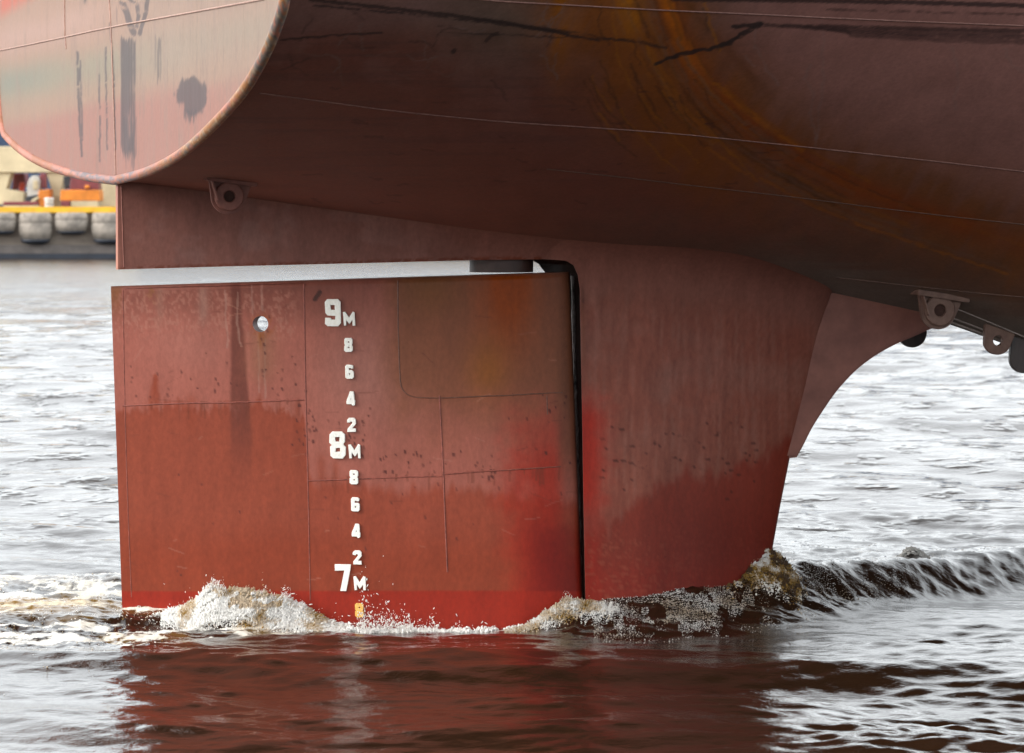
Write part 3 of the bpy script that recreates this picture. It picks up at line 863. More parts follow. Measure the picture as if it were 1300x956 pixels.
for k in range(60):
    r = random.Random(500 + k); x0 = r.uniform(760, 960); y0 = r.gauss(575, 22) - (x0 - 760) * .02
    Hn.line([(x0, y0), (x0 + r.uniform(0, 4), y0 + r.uniform(-1, 1))], r.uniform(.8, 2.0), (.07, .018, .014), .75, 1.0)
Hn.mix(smooth(700, 900, gx) * smooth(600, 700, gy), (.20, .022, .013), .75)
Hn.c *= np.array([.60, .57, .54])
dzh = rows[..., 2] - np.interp(rows[..., 0], XS, zcs)
Hn.mix(smooth(-.42, -.08, dzh + .1 * (h1 - .5)), (.205, .078, .058), 1)
Hn.mix(smooth(730, 690, gx) * smooth(372, 345, gy), (.205, .080, .060), .8)
horn = mesh_np('rudder_horn', rows.reshape(-1, 3), grid_faces(len(zr), nA, flip=True), M_HORN, ship, cols=Hn.c.reshape(-1, 3))
tag(horn, 'red painted horn ahead of the rudder, brighter red near the gap')
# hollow behind the rudder nose
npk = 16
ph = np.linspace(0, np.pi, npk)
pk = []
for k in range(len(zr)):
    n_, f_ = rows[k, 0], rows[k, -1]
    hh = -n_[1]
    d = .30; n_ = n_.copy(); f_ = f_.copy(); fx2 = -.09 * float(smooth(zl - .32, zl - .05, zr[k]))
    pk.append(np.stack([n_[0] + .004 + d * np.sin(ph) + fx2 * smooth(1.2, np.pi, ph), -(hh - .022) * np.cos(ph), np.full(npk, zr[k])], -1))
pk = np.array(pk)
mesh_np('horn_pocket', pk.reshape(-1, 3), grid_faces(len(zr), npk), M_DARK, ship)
# lips of the shell, near and far
for sgn in (1, -1):
    e0 = np.array([[rows[k, 0 if sgn > 0 else -1][0], rows[k, 0 if sgn > 0 else -1][1], zr[k]] for k in range(len(zr))])
    e1 = e0.copy(); e1[:, 1] += .022 * sgn; e1[:, 0] += .004
    mesh_np('horn_lip', np.stack([e0, e1], 1).reshape(-1, 3), grid_faces(len(zr), 2), M_LUG, ship)
# pale worn strip hanging in the gap
st_px = [(727, 350), (728, 400), (729.5, 470), (732, 560), (735, 650), (737, 752), (738, 800)]
sv = resample([side(a_, b_, .02) for a_, b_ in st_px], 120)
wv_ = .006 + .016 * fbm(np.linspace(0, 40, 120), np.zeros(120), 9, 3)
V, F = tube_np(sv, wv_, 6)
mesh_np('sealing_strip', V, F, plain('scraped_metal', (.30, .25, .24), .4, .8, 30, col2=(.012, .009, .009), stretch=(1, 1, .35)), ship)

# ---- fin between horn and hull
fin_px = [(1008, 580), (1017, 564), (1026, 545), (1036.5, 528), (1056, 499), (1070, 483), (1084.5, 468), (1107, 451), (1134, 436), (1161, 425), (1180, 416), (1215, 402)]
finS = smooth_pl([side(a_, b_) for a_, b_ in fin_px], 60, 2)
FT = .085
bm = bmesh.new()
inner = [side(990, 582), side(1010, 500), side(1020, 430), side(1030, 360)]
poly = [(p[0], p[2]) for p in finS] + [(finS[-1][0] + .1, finS[-1][2] + .3), (inner[3][0], inner[3][2] + .1)] + [(p[0], p[2]) for p in inner[::-1][1:]]
def add_prism_bev(bm, pts, y0, y1, bev):
    add_prism(bm, pts, y0, y1)
    bmesh.ops.recalc_face_normals(bm, faces=bm.faces)
    es = [e for e in bm.edges if len(e.link_faces) == 2 and abs(e.verts[0].co.y - e.verts[1].co.y) < 1e-6]
    bmesh.ops.bevel(bm, geom=es, offset=bev, segments=2, affect='EDGES')
add_prism_bev(bm, poly, -FT, FT, .02)
fin = bm_obj('horn_fin', bm, plain('fin_paint', (.205, .074, .052), .6, .3, 4, col2=(.145, .046, .032)), ship)
tag(fin, 'curved fin plate between the horn and the hull')
V, F = tube_np(np.array([[p[0] - .012, -FT - .01, p[2]] for p in frtS[2:7]]), .012, 8)

# ---- lifting lugs welded under the counter
def lug(px, py, w_px, h_px, y_off, yaw=0, boss=True, mat=M_LUG, tilt=.13, hole_r=.22, th=.045, through=False, depth_pt=None, skew=0.0):
    p = side(px, py, y_off)
    m = (np.linalg.norm(s2w(p) - np.array([0, 0, HCAM]))) / FPX
    w, h = w_px * m, h_px * m
    root = empty('lifting_lug')
    root.parent = ship; root.location = p; root.rotation_euler = (0, tilt, yaw)
    r = w * .38
    cz = -h + r
    pts = [(-w / 2, .03)]
    for i in range(15):
        a_ = math.radians(200 + i * 140 / 14)
        pts.append((r * math.cos(a_) + skew * w, cz + r * math.sin(a_)))
    pts += [(w / 2, .03)]
    if through:
        cu = bpy.data.curves.new('c', 'CURVE'); cu.dimensions = '2D'; cu.fill_mode = 'BOTH'; cu.extrude = th / 2; cu.bevel_depth = .004
        for lst in (pts, [(skew * w + hole_r * w * math.cos(a_), cz + hole_r * w * math.sin(a_)) for a_ in np.linspace(0, 2 * np.pi, 20, endpoint=False)]):
            s_ = cu.splines.new('POLY'); s_.points.add(len(lst) - 1); s_.use_cyclic_u = True
            for i, q in enumerate(lst): s_.points[i].co = (q[0], q[1], 0, 1)
        t_ = bpy.data.objects.new('c', cu); COL.objects.link(t_)
        dg = bpy.context.evaluated_depsgraph_get(); me = bpy.data.meshes.new_from_object(t_.evaluated_get(dg))
        me.transform(Matrix.Rotation(math.pi / 2, 4, 'X'))
        bpy.data.objects.remove(t_); me.name = 'lug_plate'; me.materials.clear(); me.materials.append(mat)
        link(bpy.data.objects.new('lug_plate', me), root)
    else:
        bm = bmesh.new(); add_prism_bev(bm, pts, -th / 2, th / 2, .006)
        bm_obj('lug_plate', bm, mat, root)
    if boss:
        bm = bmesh.new()
        R_ = r * .84; r0 = r * .32
        add_lathe(bm, [(R_, -th / 2 - .001), (R_, -th / 2 - .030), (R_ - .008, -th / 2 - .036), (r0 + .006, -th / 2 - .036), (r0, -th / 2 - .030), (r0, -th / 2 - .004)], 'y', (skew * w, 0, cz + .003), 32)
        bm_obj('lug_ring', bm, mat, root, True); 
        shade_sharp(bpy.data.objects[root.children[-1].name])
        bm = bmesh.new(); add_lathe(bm, [(r0 * .98, -th / 2 - .006), (r0 * .98, -th / 2 - .009)], 'y', (skew * w, 0, cz + .003), 24)
        bm_obj('lug_eye', bm, M_EYE, root)
        bm = bmesh.new(); add_box(bm, (-w * .56, -.10, -.012), (w * .56, .10, .03), .006)
        bm_obj('lug_base', bm, mat, root)
        # gusset on the aft edge
        bm = bmesh.new()
        add_prism(bm, [(-w * .45, -.01), (-w * .45 + .012, -.01), (-w * .23, -h * .62), (-w * .23 - .012, -h * .62)], -th / 2 - .07, -th / 2)
        bm_obj('lug_gusset', bm, mat, root)
    return root
def lug_y(px, py):
    h, _ = hull_hit(px, py); return h[1]
print('lug y', lug_y(290, 229), lug_y(1194, 374))
lug(292, 231, 58, 41, lug_y(292, 230), boss=True)
lug(1193, 377, 62, 41, lug_y(1193, 376), boss=True, mat=M_LUGG, tilt=.15)
lug(1153, 408, 50, 34, .9, boss=False, mat=M_DARK, tilt=-.35)
lug(1272, 408, 46, 42, -.25, boss=False, mat=M_LUGG, tilt=.12, hole_r=.155, through=True, skew=-.08)
lug(1306, 418, 50, 56, -.2, boss=False, mat=M_DARK, tilt=.2, hole_r=.14, through=False)
# long flat strips under the forward counter
M_STRK = plain('grey_strip_paint', (.40, .34, .31), .5, .3, 14, col2=(.24, .19, .17), stretch=(.3, 1, 3))
for off, rr, xa in ((4, .012, 1205), (10, .010, 1202), (24, .007, 1205)):
    qs = []
    for a_ in np.linspace(xa, 1312, 60):
        b_ = np.interp(a_, [1180, 1240, 1320], [403, 424, 453]) - off * (1 - .25 * (a_ - 1200) / 110)
        h, nn = hull_hit(a_, b_)
        if h is not None: qs.append(h)
    if len(qs) < 12: continue
    qs = np.array(qs); qs = np.stack([np.convolve(np.pad(qs[:, k], 5, mode='edge'), np.ones(11) / 11, 'valid') for k in range(3)], 1)
    V, F = tube_np(qs, rr, 8)
    mesh_np('bottom_strake', V, F, M_STRK, ship)

# ---- rudder
RYAW = math.radians(-5.0)
rud_lxy = (0.0, 0.0)
def r2w_mat():
    return Matrix.Translation((OX, OY, 0)) @ Matrix.Rotation(RYAW, 4, 'Z')
RF = np.array([math.cos(RYAW), math.sin(RYAW), 0]); RN = np.array([-math.sin(RYAW), math.cos(RYAW), 0])
def rpt(px, py, y=-.2):
    p = on_plane(px, py, np.array([OX, OY, 0]) + RN * y, RN) - np.array([OX, OY, 0])
    return np.array([p @ RF, p @ RN, p[2]])
TL, TR = rpt(140.5, 363.5, -.03), rpt(721.5, 345.5, -.1)
BL, BR = rpt(154.5, 760, -.03), rpt(738, 760, -.1)
zb_r = -1.2
kL = (zb_r - TL[2]) / (BL[2] - TL[2]); kR = (zb_r - TR[2]) / (BR[2] - TR[2])
BL2 = TL + (BL - TL) * kL; BR2 = TR + (BR - TR) * kR
NU, NW = 420, 400
uu = np.linspace(0, 1, NU)
uu = np.concatenate([np.linspace(0, .93, 360), 1 - .07 * (1 - np.linspace(0, 1, 61)[1:]) ** 1.8])
NU = len(uu)
ww_ = np.linspace(0, 1, NW)
U, Wg = np.meshgrid(uu, ww_)
RX = (TL[0] + (TR[0] - TL[0]) * U) * (1 - Wg) + (BL2[0] + (BR2[0] - BL2[0]) * U) * Wg
RZ = (TL[2] + (TR[2] - TL[2]) * U) * (1 - Wg) + (BL2[2] + (BR2[2] - BL2[2]) * U) * Wg
def rh(u):
    s_ = 1 - u
    nose = np.sqrt(np.clip(1 - ((.16 - s_) / .16) ** 2, 0, 1))
    body = np.where(s_ < .16, nose, 1 - ((s_ - .16) / .84) ** 1.5)
    return .024 + .196 * np.clip(body, 0, 1)
HH = rh(U)
HH[:, -1] = 0.0
HH = HH * (1 - .12 * smooth(.012, 0, Wg))
# lightening hole
hc_ = rpt(330, 411.5, -rh(.33) if False else -.15)
du, dv = RX - hc_[0], RZ - hc_[2]
rad = np.hypot(du, dv); HR = .060
inside = rad < HR
A_ = np.stack([RX, -HH, RZ], -1); B_ = np.stack([RX, HH, RZ], -1)
cellin = inside[:-1, :-1] & inside[1:, :-1] & inside[:-1, 1:] & inside[1:, 1:]
touch = np.zeros(inside.shape, bool)
ci = np.argwhere(cellin)
ptin = np.zeros(inside.shape, bool)
for i, j in ci:
    ptin[i:i + 2, j:j + 2] = True
kept = np.zeros(inside.shape, bool)
kc = np.argwhere(~cellin & (rad[:-1, :-1] < HR * 2))
for i, j in kc: kept[i:i + 2, j:j + 2] = True
bord = ptin & kept
for G in (A_, B_):
    G[bord, 0] = hc_[0] + du[bord] / rad[bord] * HR; G[bord, 2] = hc_[2] + dv[bord] / rad[bord] * HR
rr_, cc_ = RX.shape
idx = np.arange(rr_ * cc_).reshape(rr_, cc_)
keepc = ~cellin
def cells(flip, base):
    a_, b_, c__, d_ = idx[:-1, :-1], idx[:-1, 1:], idx[1:, 1:], idx[1:, :-1]
    q = np.stack([a_, b_, c__, d_] if not flip else [a_, d_, c__, b_], -1)[keepc]
    return q + base
o_ = rr_ * cc_
F_ = [cells(False, 0), cells(True, o_)]
for e in (idx[0], idx[-1][::-1], idx[:, 0][::-1]):
    F_.append(np.stack([e[:-1], e[:-1] + o_, e[1:] + o_, e[1:]], 1))
# hole wall
hw = []
for i, j in ci:
    for (a_, b_, ni, nj) in (((i, j), (i, j + 1), i - 1, j), ((i + 1, j + 1), (i + 1, j), i + 1, j), ((i + 1, j), (i, j), i, j - 1), ((i, j + 1), (i + 1, j + 1), i, j + 1)):
        if not cellin[ni, nj]:
            A1, B1 = idx[a_], idx[b_]; hw.append((A1, A1 + o_, B1 + o_, B1))
F_.append(np.array(hw))
VR = np.concatenate([A_.reshape(-1, 3), B_.reshape(-1, 3)])
VW = np.array([OX, OY, 0]) + VR[:, 0:1] * RF + VR[:, 1:2] * RN + VR[:, 2:3] * np.array([0, 0, 1.])
qx, qy = project(VW)
D = Paint(qx, qy, (.47, .150, .112))
d1 = fbm(qx / 60, qy / 50, 201, 5); d2 = fbm(qx / 7, qy / 70, 202, 4); d3 = fbm(qx / 3, qy / 5, 203, 4); d4 = fbm(qx / 24, qy / 20, 204, 5)
dk_ = (.345, .064, .026)
D.mix(smooth(430, 380, qy + 30 * (d1 - .5)) * smooth(520, 420, qx), (.30, .095, .070), .75)
D.mix(np.exp(-((qx - 330) / 90) ** 2) * smooth(380, 360, qy), (.22, .08, .06), .4)
D.mix(smooth(.5, .62, d3) * smooth(440, 415, qy + 20 * (d4 - .5)) * smooth(366, 372, qy) * smooth(390, 360, qx), (.56, .25, .19), .5)
D.mix(np.exp(-((qx - 470) / 75) ** 2 - ((qy - 470) / 80) ** 2), (.43, .20, .165), .7)
D.mix(np.exp(-((qx - 245) / 60) ** 2 - ((qy - 440) / 40) ** 2), (.50, .20, .16), .6)
# brown and ochre stain under the counter
oc = smooth(470, 520, qx + 25 * (d1 - .5)) * smooth(600, 470, qy + 50 * (d4 - .5))
D.mix(oc, (.29, .105, .05), .85)
D.mix(oc * np.exp(-((qx - 545) / 40) ** 2) * smooth(420, 360, qy), (.27, .11, .03), .6)
D.mix(oc * np.exp(-((qx - 645 + 14 * (d2 - .5)) / 34) ** 2) * smooth(500, 350, qy) * 1.3, (.40, .075, .004), .95)
D.mix(oc * np.exp(-((qx - 620) / 26) ** 2 - ((qy - 470) / 40) ** 2), (.38, .13, .015), .65)
# lower coat, ragged edge, left plate and right plates
b1_ = np.interp(qx, [140, 200, 260, 300, 330, 385], [516, 516, 513, 522, 508, 535]) + 34 * (d2 - .5) + 10 * (d3 - .5)
D.mix(smooth(-5, 7, qy - b1_) * smooth(391, 385, qx - (qy - 360) * .018 + 20 * smooth(600, 520, qy) * (d2 - .3)), dk_, .85)
b2_ = np.interp(qx, [385, 400, 450, 500, 560, 620, 740], [600, 612, 613, 622, 618, 622, 640]) + 22 * (d2 - .5)
D.mix(smooth(-9, 11, qy - b2_) * smooth(383, 389, qx - (qy - 360) * .018), (.385, .072, .032), .85)
D.mix(smooth(640, 720, qy + 30 * (d1 - .5)), (.34, .054, .018), .7)
for xa, wa, ya in ((408, 6, 575), (426, 4, 582), (197, 5, 480), (243, 7, 500), (378, 5, 505)):
    D.mix(np.exp(-((qx - xa) / wa) ** 2) * smooth(ya - 6, ya + 14, qy) * smooth(ya + 60, ya + 30, qy), dk_, .6)
D.line([(197, 478), (190, 520)], 3, dk_, .6, 3, jag=3); D.line([(197, 478), (200, 512)], 3, dk_, .6, 3, jag=3)
# dark run down the plate
wdt = np.interp(qy, [362, 400, 440, 500, 560, 640, 700], [6, 6, 9, 11, 13, 12, 5])
D.mix(smooth(wdt + 3.5, wdt - 2.5, np.abs(qx - (299 + (qy - 362) * .035) + 3 * (d1 - .5))) * smooth(640, 490, qy), (.175, .045, .030), .85)
for pl, w in (([(286, 368), (287, 400), (289, 440)], 1.4), ([(302, 372), (301, 410), (306, 440)], 1.4), ([(320, 362), (321, 398)], 1.2), ([(332, 360), (333, 395)], 1.0), ([(336, 420), (337, 505)], 1.0), ([(328, 425), (329, 498)], .9)):
    D.line(pl, w, (.50, .29, .24), .5, 1.0, jag=1.5)
D.mix(np.exp(-((qx - 258) / 6) ** 2) * smooth(362, 370, qy) * smooth(420, 395, qy), (.48, .27, .22), .55)
D.mix(np.exp(-((qx - 203) / 5) ** 2) * smooth(362, 370, qy) * smooth(430, 395, qy), (.44, .22, .17), .45)
D.mix(np.exp(-((qx - 333) / 18) ** 2) * smooth(415, 425, qy) * smooth(500, 460, qy), (.36, .18, .10), .5)
# bright red coat showing near the nose, darker streaked red below
rd = smooth(-1.4, 1.4, (qx - 650) / 26 + 1.5 * (d4 - .5) + .6 * (d2 - .5)) * smooth(480, 585, qy + 30 * (d4 - .5) - (qx - 640) * .15)
D.mix(rd * smooth(728, 700, qx), (.50, .030, .010), .85)
D.mix(rd * smooth(600, 700, qy + 50 * (d4 - .5) - (qx - 640) * .2) * smooth(635, 700, qx), (.26, .012, .006), .9)
D.mix(smooth(700, 722, qx + 10 * (d2 - .5)) * smooth(640, 560, qy), (.19, .07, .035), .7)  # edge darkened where the nose rounds away, shade put into the colour
# freshly wetted band at the water
D.mix(smooth(749, 751.5, qy + 2.2 * (fbm(qx / 60, qy * 0, 206, 3) - .5)), (.42, .024, .008), .88)
# rust on the after edge and the top edge
D.mix(smooth(158, 148, qx - (qy - 362) * .033 + 8 * (d3 - .5)) * smooth(420, 364, qy), (.28, .105, .035), .8)
D.mix(np.exp(-((qx - 193) / 7) ** 2) * smooth(395, 368, qy) * smooth(.4, .6, d3), (.30, .11, .035), .8)
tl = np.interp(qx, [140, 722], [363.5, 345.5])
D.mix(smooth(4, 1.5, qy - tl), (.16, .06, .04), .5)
D.mix(smooth(20, 12, np.hypot(qx - 333, qy - 413)) * smooth(.4, .62, d3), (.38, .10, .03), .7)
D.mix(np.exp(-((qx - 332) / 5) ** 2) * smooth(420, 424, qy) * smooth(450, 428, qy) * smooth(.4, .6, d2), (.36, .12, .02), .8)
for k in range(46):
    r = random.Random(900 + k); x0 = r.choice([r.uniform(158, 384), r.uniform(392, 712)]); y0 = (513 - (x0 - 156) * .024) if x0 < 386 else (608 - (x0 - 390) * .047)
    D.line([(x0, y0), (x0 + r.uniform(-1, 1), y0 + r.uniform(4, 22))], r.uniform(.7, 2.0), (.20, .05, .025), r.uniform(.25, .6), 1.2)
for k in range(70):
    r = random.Random(1000 + k); x0 = r.uniform(150, 720); y0 = r.uniform(380, 745); L = r.uniform(3, 26); an = r.gauss(0, .35)
    D.line([(x0, y0), (x0 + L * math.cos(an), y0 + L * math.sin(an))], .7, r.choice([(.55, .26, .20), (.16, .045, .03)]), r.uniform(.15, .4), .9, jag=1.0, seed=k)
D.line([(400, 380), (406, 371)], 4.5, (.07, .032, .028), .85, 1.2)
# pock marks
def spots(n_, xr, yr, seed, gauss=None):
    r = random.Random(seed)
    for k in range(n_):
        x0 = r.uniform(*xr); y0 = r.gauss(*gauss) if gauss else r.uniform(*yr)
        L = r.uniform(0, 3)
        D.line([(x0, y0), (x0 + L * .3, y0 + L)], r.uniform(.8, 2.3), (.12, .03, .025), r.uniform(.5, .9), .9)
spots(26, (160, 390), None, 1, (492, 12)); spots(20, (370, 400), None, 2, (540, 22)); spots(24, (400, 470), None, 3, (548, 16))
spots(46, (480, 640), None, 4, (590, 12)); spots(12, (640, 725), (500, 600), 5); spots(14, (230, 390), (400, 500), 6); spots(10, (390, 720), (620, 740), 7); spots(6, (180, 380), (600, 730), 8)
M_RUD2 = M_RUD
D.c *= np.array([.62, .575, .54])
rudder = mesh_np('rudder', VR, np.concatenate(F_), M_RUD, ship, cols=D.c)
rudder.rotation_euler.z = RYAW - TH
shade_sharp(rudder, 40)
tag(rudder, 'tall red rudder blade with white draft numbers and a round hole')

def r_surf(px, py, out=0.0):
    """local point on the near face of the rudder blade"""
    y = -.2
    for _ in range(4):
        p = rpt(px, py, y)
        k = (p[2] - TL[2]) / (BL2[2] - TL[2])
        xl = TL[0] + (BL2[0] - TL[0]) * k; xr = TR[0] + (BR2[0] - TR[0]) * k
        u_ = np.clip((p[0] - xl) / (xr - xl), 0, 1)
        y = -float(rh(np.array(u_)))
    return np.array([p[0], y - out, p[2]])
M_RBEAD = plain('rudder_bead_paint', (.25, .062, .04), .45, .3, 25, col2=(.12, .025, .016))
M_RBEAD2 = plain('rudder_brown_bead_paint', (.15, .06, .035), .45, .3, 25, col2=(.09, .03, .018))
M_TOP = plain('wet_top_edge', (.30, .15, .12), .15, .3, 12)
for pl, rd_, mt in (([(156, 368), (158, 500), (162, 640), (167, 758)], .004, M_RBEAD), ([(386, 360), (387, 450), (389.5, 560), (392, 660), (394, 762)], .0048, M_RBEAD),
                    ([(156, 515), (230, 512), (300, 511), (386, 507.5)], .0055, M_RBEAD), ([(391, 610), (440, 609), (500, 606), (561, 604.5)], .0055, M_RBEAD),
                    ([(562, 602), (620, 598), (680, 594.5), (712, 592)], .006, M_RBEAD), ([(558, 502), (561, 560), (563, 604), (565, 660), (568, 726)], .006, M_RBEAD),
                    ([(505, 356), (505.5, 420), (507.5, 480), (510, 494), (518, 502), (530, 505), (558, 505)], .005, M_RBEAD2), ([(560, 505), (620, 503), (680, 500), (714, 498)], .0055, M_RBEAD2),
                    ([(694, 502), (695, 526)], .005, M_RBEAD2), ([(158, 366), (240, 363.5), (350, 360), (384, 358.5)], .003, M_RBEAD)):
    q = np.array([r_surf(a_, b_, -.0015) for a_, b_ in smooth_pl(pl, 70, 1)])
    q[:, 1] += .002 * (fbm(np.linspace(0, 25, 70), np.zeros(70), 3, 3) - .5)
    q[:, 2] += .005 * (fbm(np.linspace(0, 16, 70), np.zeros(70), 8, 3) - .5)
    V, F = tube_np(q, rd_, 7)
    mesh_np('weld_seam', V, F, mt, rudder)

# draft marks: welded plate numerals, unit height, y down
G = {
 'nine': ([[(.0, .11), (.09, .0), (.49, -.005), (.58, .09), (.60, .88), (.49, .995), (.11, 1.), (.01, .9), (.015, .71), (.2, .71), (.255, .77), (.39, .77), (.41, .595), (.11, .595), (.02, .51)], [(.2, .21), (.39, .21), (.39, .395), (.215, .395)]]),
 'eight': ([[(.0, .11), (.1, .0), (.47, .0), (.575, .11), (.575, .38), (.52, .46), (.52, .5), (.605, .58), (.605, .87), (.49, 1.), (.13, 1.), (.03, .9), (.03, .58), (.09, .5), (.0, .4)], [(.19, .19), (.38, .18), (.385, .39), (.205, .39)], [(.215, .61), (.395, .6), (.405, .77), (.225, .77)]]),
 'seven': ([[(.0, .02), (.585, .0), (.575, .2), (.42, 1.), (.2, .99), (.36, .225), (.01, .235)]]),
 'm': ([[(.0, .04), (.12, .0), (.43, .46), (.72, .0), (.84, .04), (.88, .99), (.72, 1.), (.70, .55), (.46, .88), (.2, .53), (.21, .99), (.06, 1.)]]),
 'small_eight': ([[(.02, .1), (.1, .0), (.5, .0), (.6, .1), (.6, .4), (.53, .5), (.62, .6), (.62, .92), (.52, 1.), (.12, 1.), (.02, .9), (.02, .6), (.1, .5), (.02, .42)], [(.24, .24), (.32, .2), (.40, .24), (.40, .33), (.32, .38), (.24, .33)], [(.25, .66), (.34, .62), (.42, .66), (.42, .74), (.34, .78), (.25, .74)]]),
 'six': ([[(.02, .1), (.12, .0), (.5, .0), (.6, .08), (.58, .24), (.44, .26), (.40, .2), (.26, .2), (.24, .4), (.5, .4), (.62, .5), (.63, .9), (.53, 1.), (.12, 1.), (.03, .92)], [(.27, .6), (.39, .59), (.40, .77), (.28, .78)]]),
 'four': ([[(.26, .0), (.48, .0), (.53, .1), (.55, .6), (.6, .66), (.6, .96), (.5, 1.), (.42, .99), (.36, .9), (.03, .9), (.0, .84), (.02, .62), (.12, .36)], [(.30, .46), (.36, .42), (.37, .6), (.24, .61)]]),
 'two': ([[(.0, .14), (.12, .0), (.5, .0), (.62, .12), (.62, .4), (.32, .76), (.62, .78), (.62, 1.), (.02, 1.), (.04, .8), (.38, .38), (.38, .24), (.22, .22), (.18, .32), (.0, .3)]]),
}
marks = [('nine', 412.8, 380, 34, .62), ('m', 436.2, 396, 17, .89), ('small_eight', 437.4, 429.3, 17, .63), ('six', 438.6, 463.3, 17, .63), ('four', 440.4, 497, 17.4, .6), ('two', 441.4, 530.8, 17, .62),
         ('eight', 419, 548, 33.5, .605), ('m', 443, 564, 17.3, .88), ('small_eight', 444.2, 597, 17.4, .63), ('six', 446, 631.6, 17.2, .63), ('four', 447.2, 665, 17.3, .6), ('two', 448.6, 699, 17, .62),
         ('seven', 425.8, 716, 34, .585), ('m', 449.6, 731.6, 17.2, .88), ('small_eight', 451.2, 766, 17.2, .63)]
word = {'nine': 'large white figure nine', 'm': 'white letter M', 'small_eight': 'small white figure eight', 'six': 'small white figure six', 'four': 'small white figure four', 'two': 'small white figure two', 'eight': 'large white figure eight', 'seven': 'large white figure seven'}
for i, (g, x0, y0, h, asp) in enumerate(marks):
    cu = bpy.data.curves.new('draft_mark', 'CURVE'); cu.dimensions = '2D'; cu.fill_mode = 'BOTH'; cu.extrude = .006; cu.bevel_depth = .0022; cu.bevel_resolution = 1
    o = r_surf(x0, y0 + h)
    m_ = .0
    pU = r_surf(x0, y0); pR = r_surf(x0 + 20, y0 + h)
    sc_ = (pU[2] - o[2]) ; 
    r = random.Random(i)
    for lst in G[g]:
        s_ = cu.splines.new('POLY'); s_.points.add(len(lst) - 1); s_.use_cyclic_u = True
        for k, q in enumerate(lst):
            s_.points[k].co = ((q[0] + r.uniform(-.012, .012)) * sc_, (1 - q[1] + r.uniform(-.012, .012)) * sc_, 0, 1)
    t_ = bpy.data.objects.new('c', cu); COL.objects.link(t_)
    dg = bpy.context.evaluated_depsgraph_get(); me = bpy.data.meshes.new_from_object(t_.evaluated_get(dg))
    bpy.data.objects.remove(t_)
    me.name = 'draft_mark'; me.materials.clear(); me.materials.append(M_YELL if i == len(marks) - 1 else M_WHITE)
    ob = link(bpy.data.objects.new('draft_mark', me), rudder)
    slope = math.atan2(pR[1] - o[1], pR[0] - o[0])
    ob.matrix_local = Matrix.Translation(Vector((o[0], o[1] - .007, o[2]))) @ Matrix.Rotation(slope, 4, 'Z') @ Matrix.Rotation(math.radians(90), 4, 'X')
    tag(ob, 'small yellow figure eight just above the water' if i == len(marks) - 1 else word[g])

# rudder stock housing between skeg and blade
c0 = side(636.5, 338)
bm = bmesh.new()
zt_, zb2 = side(636, 322)[2], r_surf(636, 352)[2]
add_lathe(bm, [(.240, zb2 + .035), (.240, zt_ + .12)], 'z', (c0[0], 0, 0), 40)
bm_obj('rudder_stock', bm, plain('stock_steel', (.05, .02, .015), .5, .4, 10, col2=(.04, .018, .014)), ship, True)
shade_sharp([o for o in ship.children if o.name == 'rudder_stock'][0])

# ------------------------------------------------------------------ far quay and what stands on it
QY = 220.0
def q(px, py, y=QY):
    p = at_depth(px, py, y); return p.x, p.z
mpx = QY / FPX
def quay_box(name, x0, x1, y0, y1, d0, d1, mat, bev=.03, parent=None):
    xa, za = q(x0, y1, d0); xb, zb_ = q(x1, y0, d0)
    bm = bmesh.new(); add_box(bm, (xa, d0, za), (xb, d1, zb_), bev)
    return bm_obj(name, bm, mat, parent)
quay = empty('quay', (0, QY, 0))
tag(quay, 'grey concrete quay wall with a yellow edge beam across the water', 'quay')
M_CONC = plain('quay_concrete', (.30, .25, .205), .85, .35, .9, col2=(.17, .135, .11), stretch=(.5, 1, 2))
M_CONC2 = plain('dark_quay_base', (.14, .12, .11), .8, .3, .9)
M_NAVY = plain('dark_navy_band', (.02, .026, .04), .6, .3, 1)
M_YB = plain('yellow_edge_paint', (.80, .46, .02), .5, .15, 1.2, col2=(.62, .33, .02))
def qpart(name, z0, z1, y0, y1, mat):
    bm = bmesh.new(); add_box(bm, (-120, y0, z0), (120, y1, z1), .02)
    o = bm_obj(name, bm, mat, quay); o.location = (0, -QY, 0); return o
zq = q(0, 270)[1]
qpart('quay_wall', -1.5, zq, QY, QY + 60, M_CONC)
qpart('quay_ledge', q(0, 322)[1], q(0, 311)[1], QY - .5, QY - .002, M_CONC2)
qpart('waterline_band', -.6, q(0, 322)[1], QY - .9, QY - .002, M_NAVY)  # dark navy band along the foot of the quay wall
qpart('edge_beam', zq + .002, q(0, 262.5)[1], QY - .25, QY + .35, M_YB)
M_FEN = plain('fender_rubber', (.36, .31, .26), .8, .4, 1.6, col2=(.15, .13, .11))
M_FEND = plain('dark_fender_rubber', (.022, .027, .04), .6, .3, 2)  # near-black navy crescent at the bottom of each fender
fx = [(-43, 0), (1, 0), (46.5, 1), (92, 0), (138.5, 1), (184, 0)]
names_f = ['short grey barrel fender cut by the edge of the view', 'short grey barrel fender under the maroon pallet', 'deep grey barrel fender second from the near end of the visible row', 'short grey barrel fender below the orange winch housing', 'deep grey barrel fender half hidden by the rudder', 'short grey barrel fender hidden behind the rudder']
names_f[0] = 'grey barrel fender at the far outer end of the quay row'
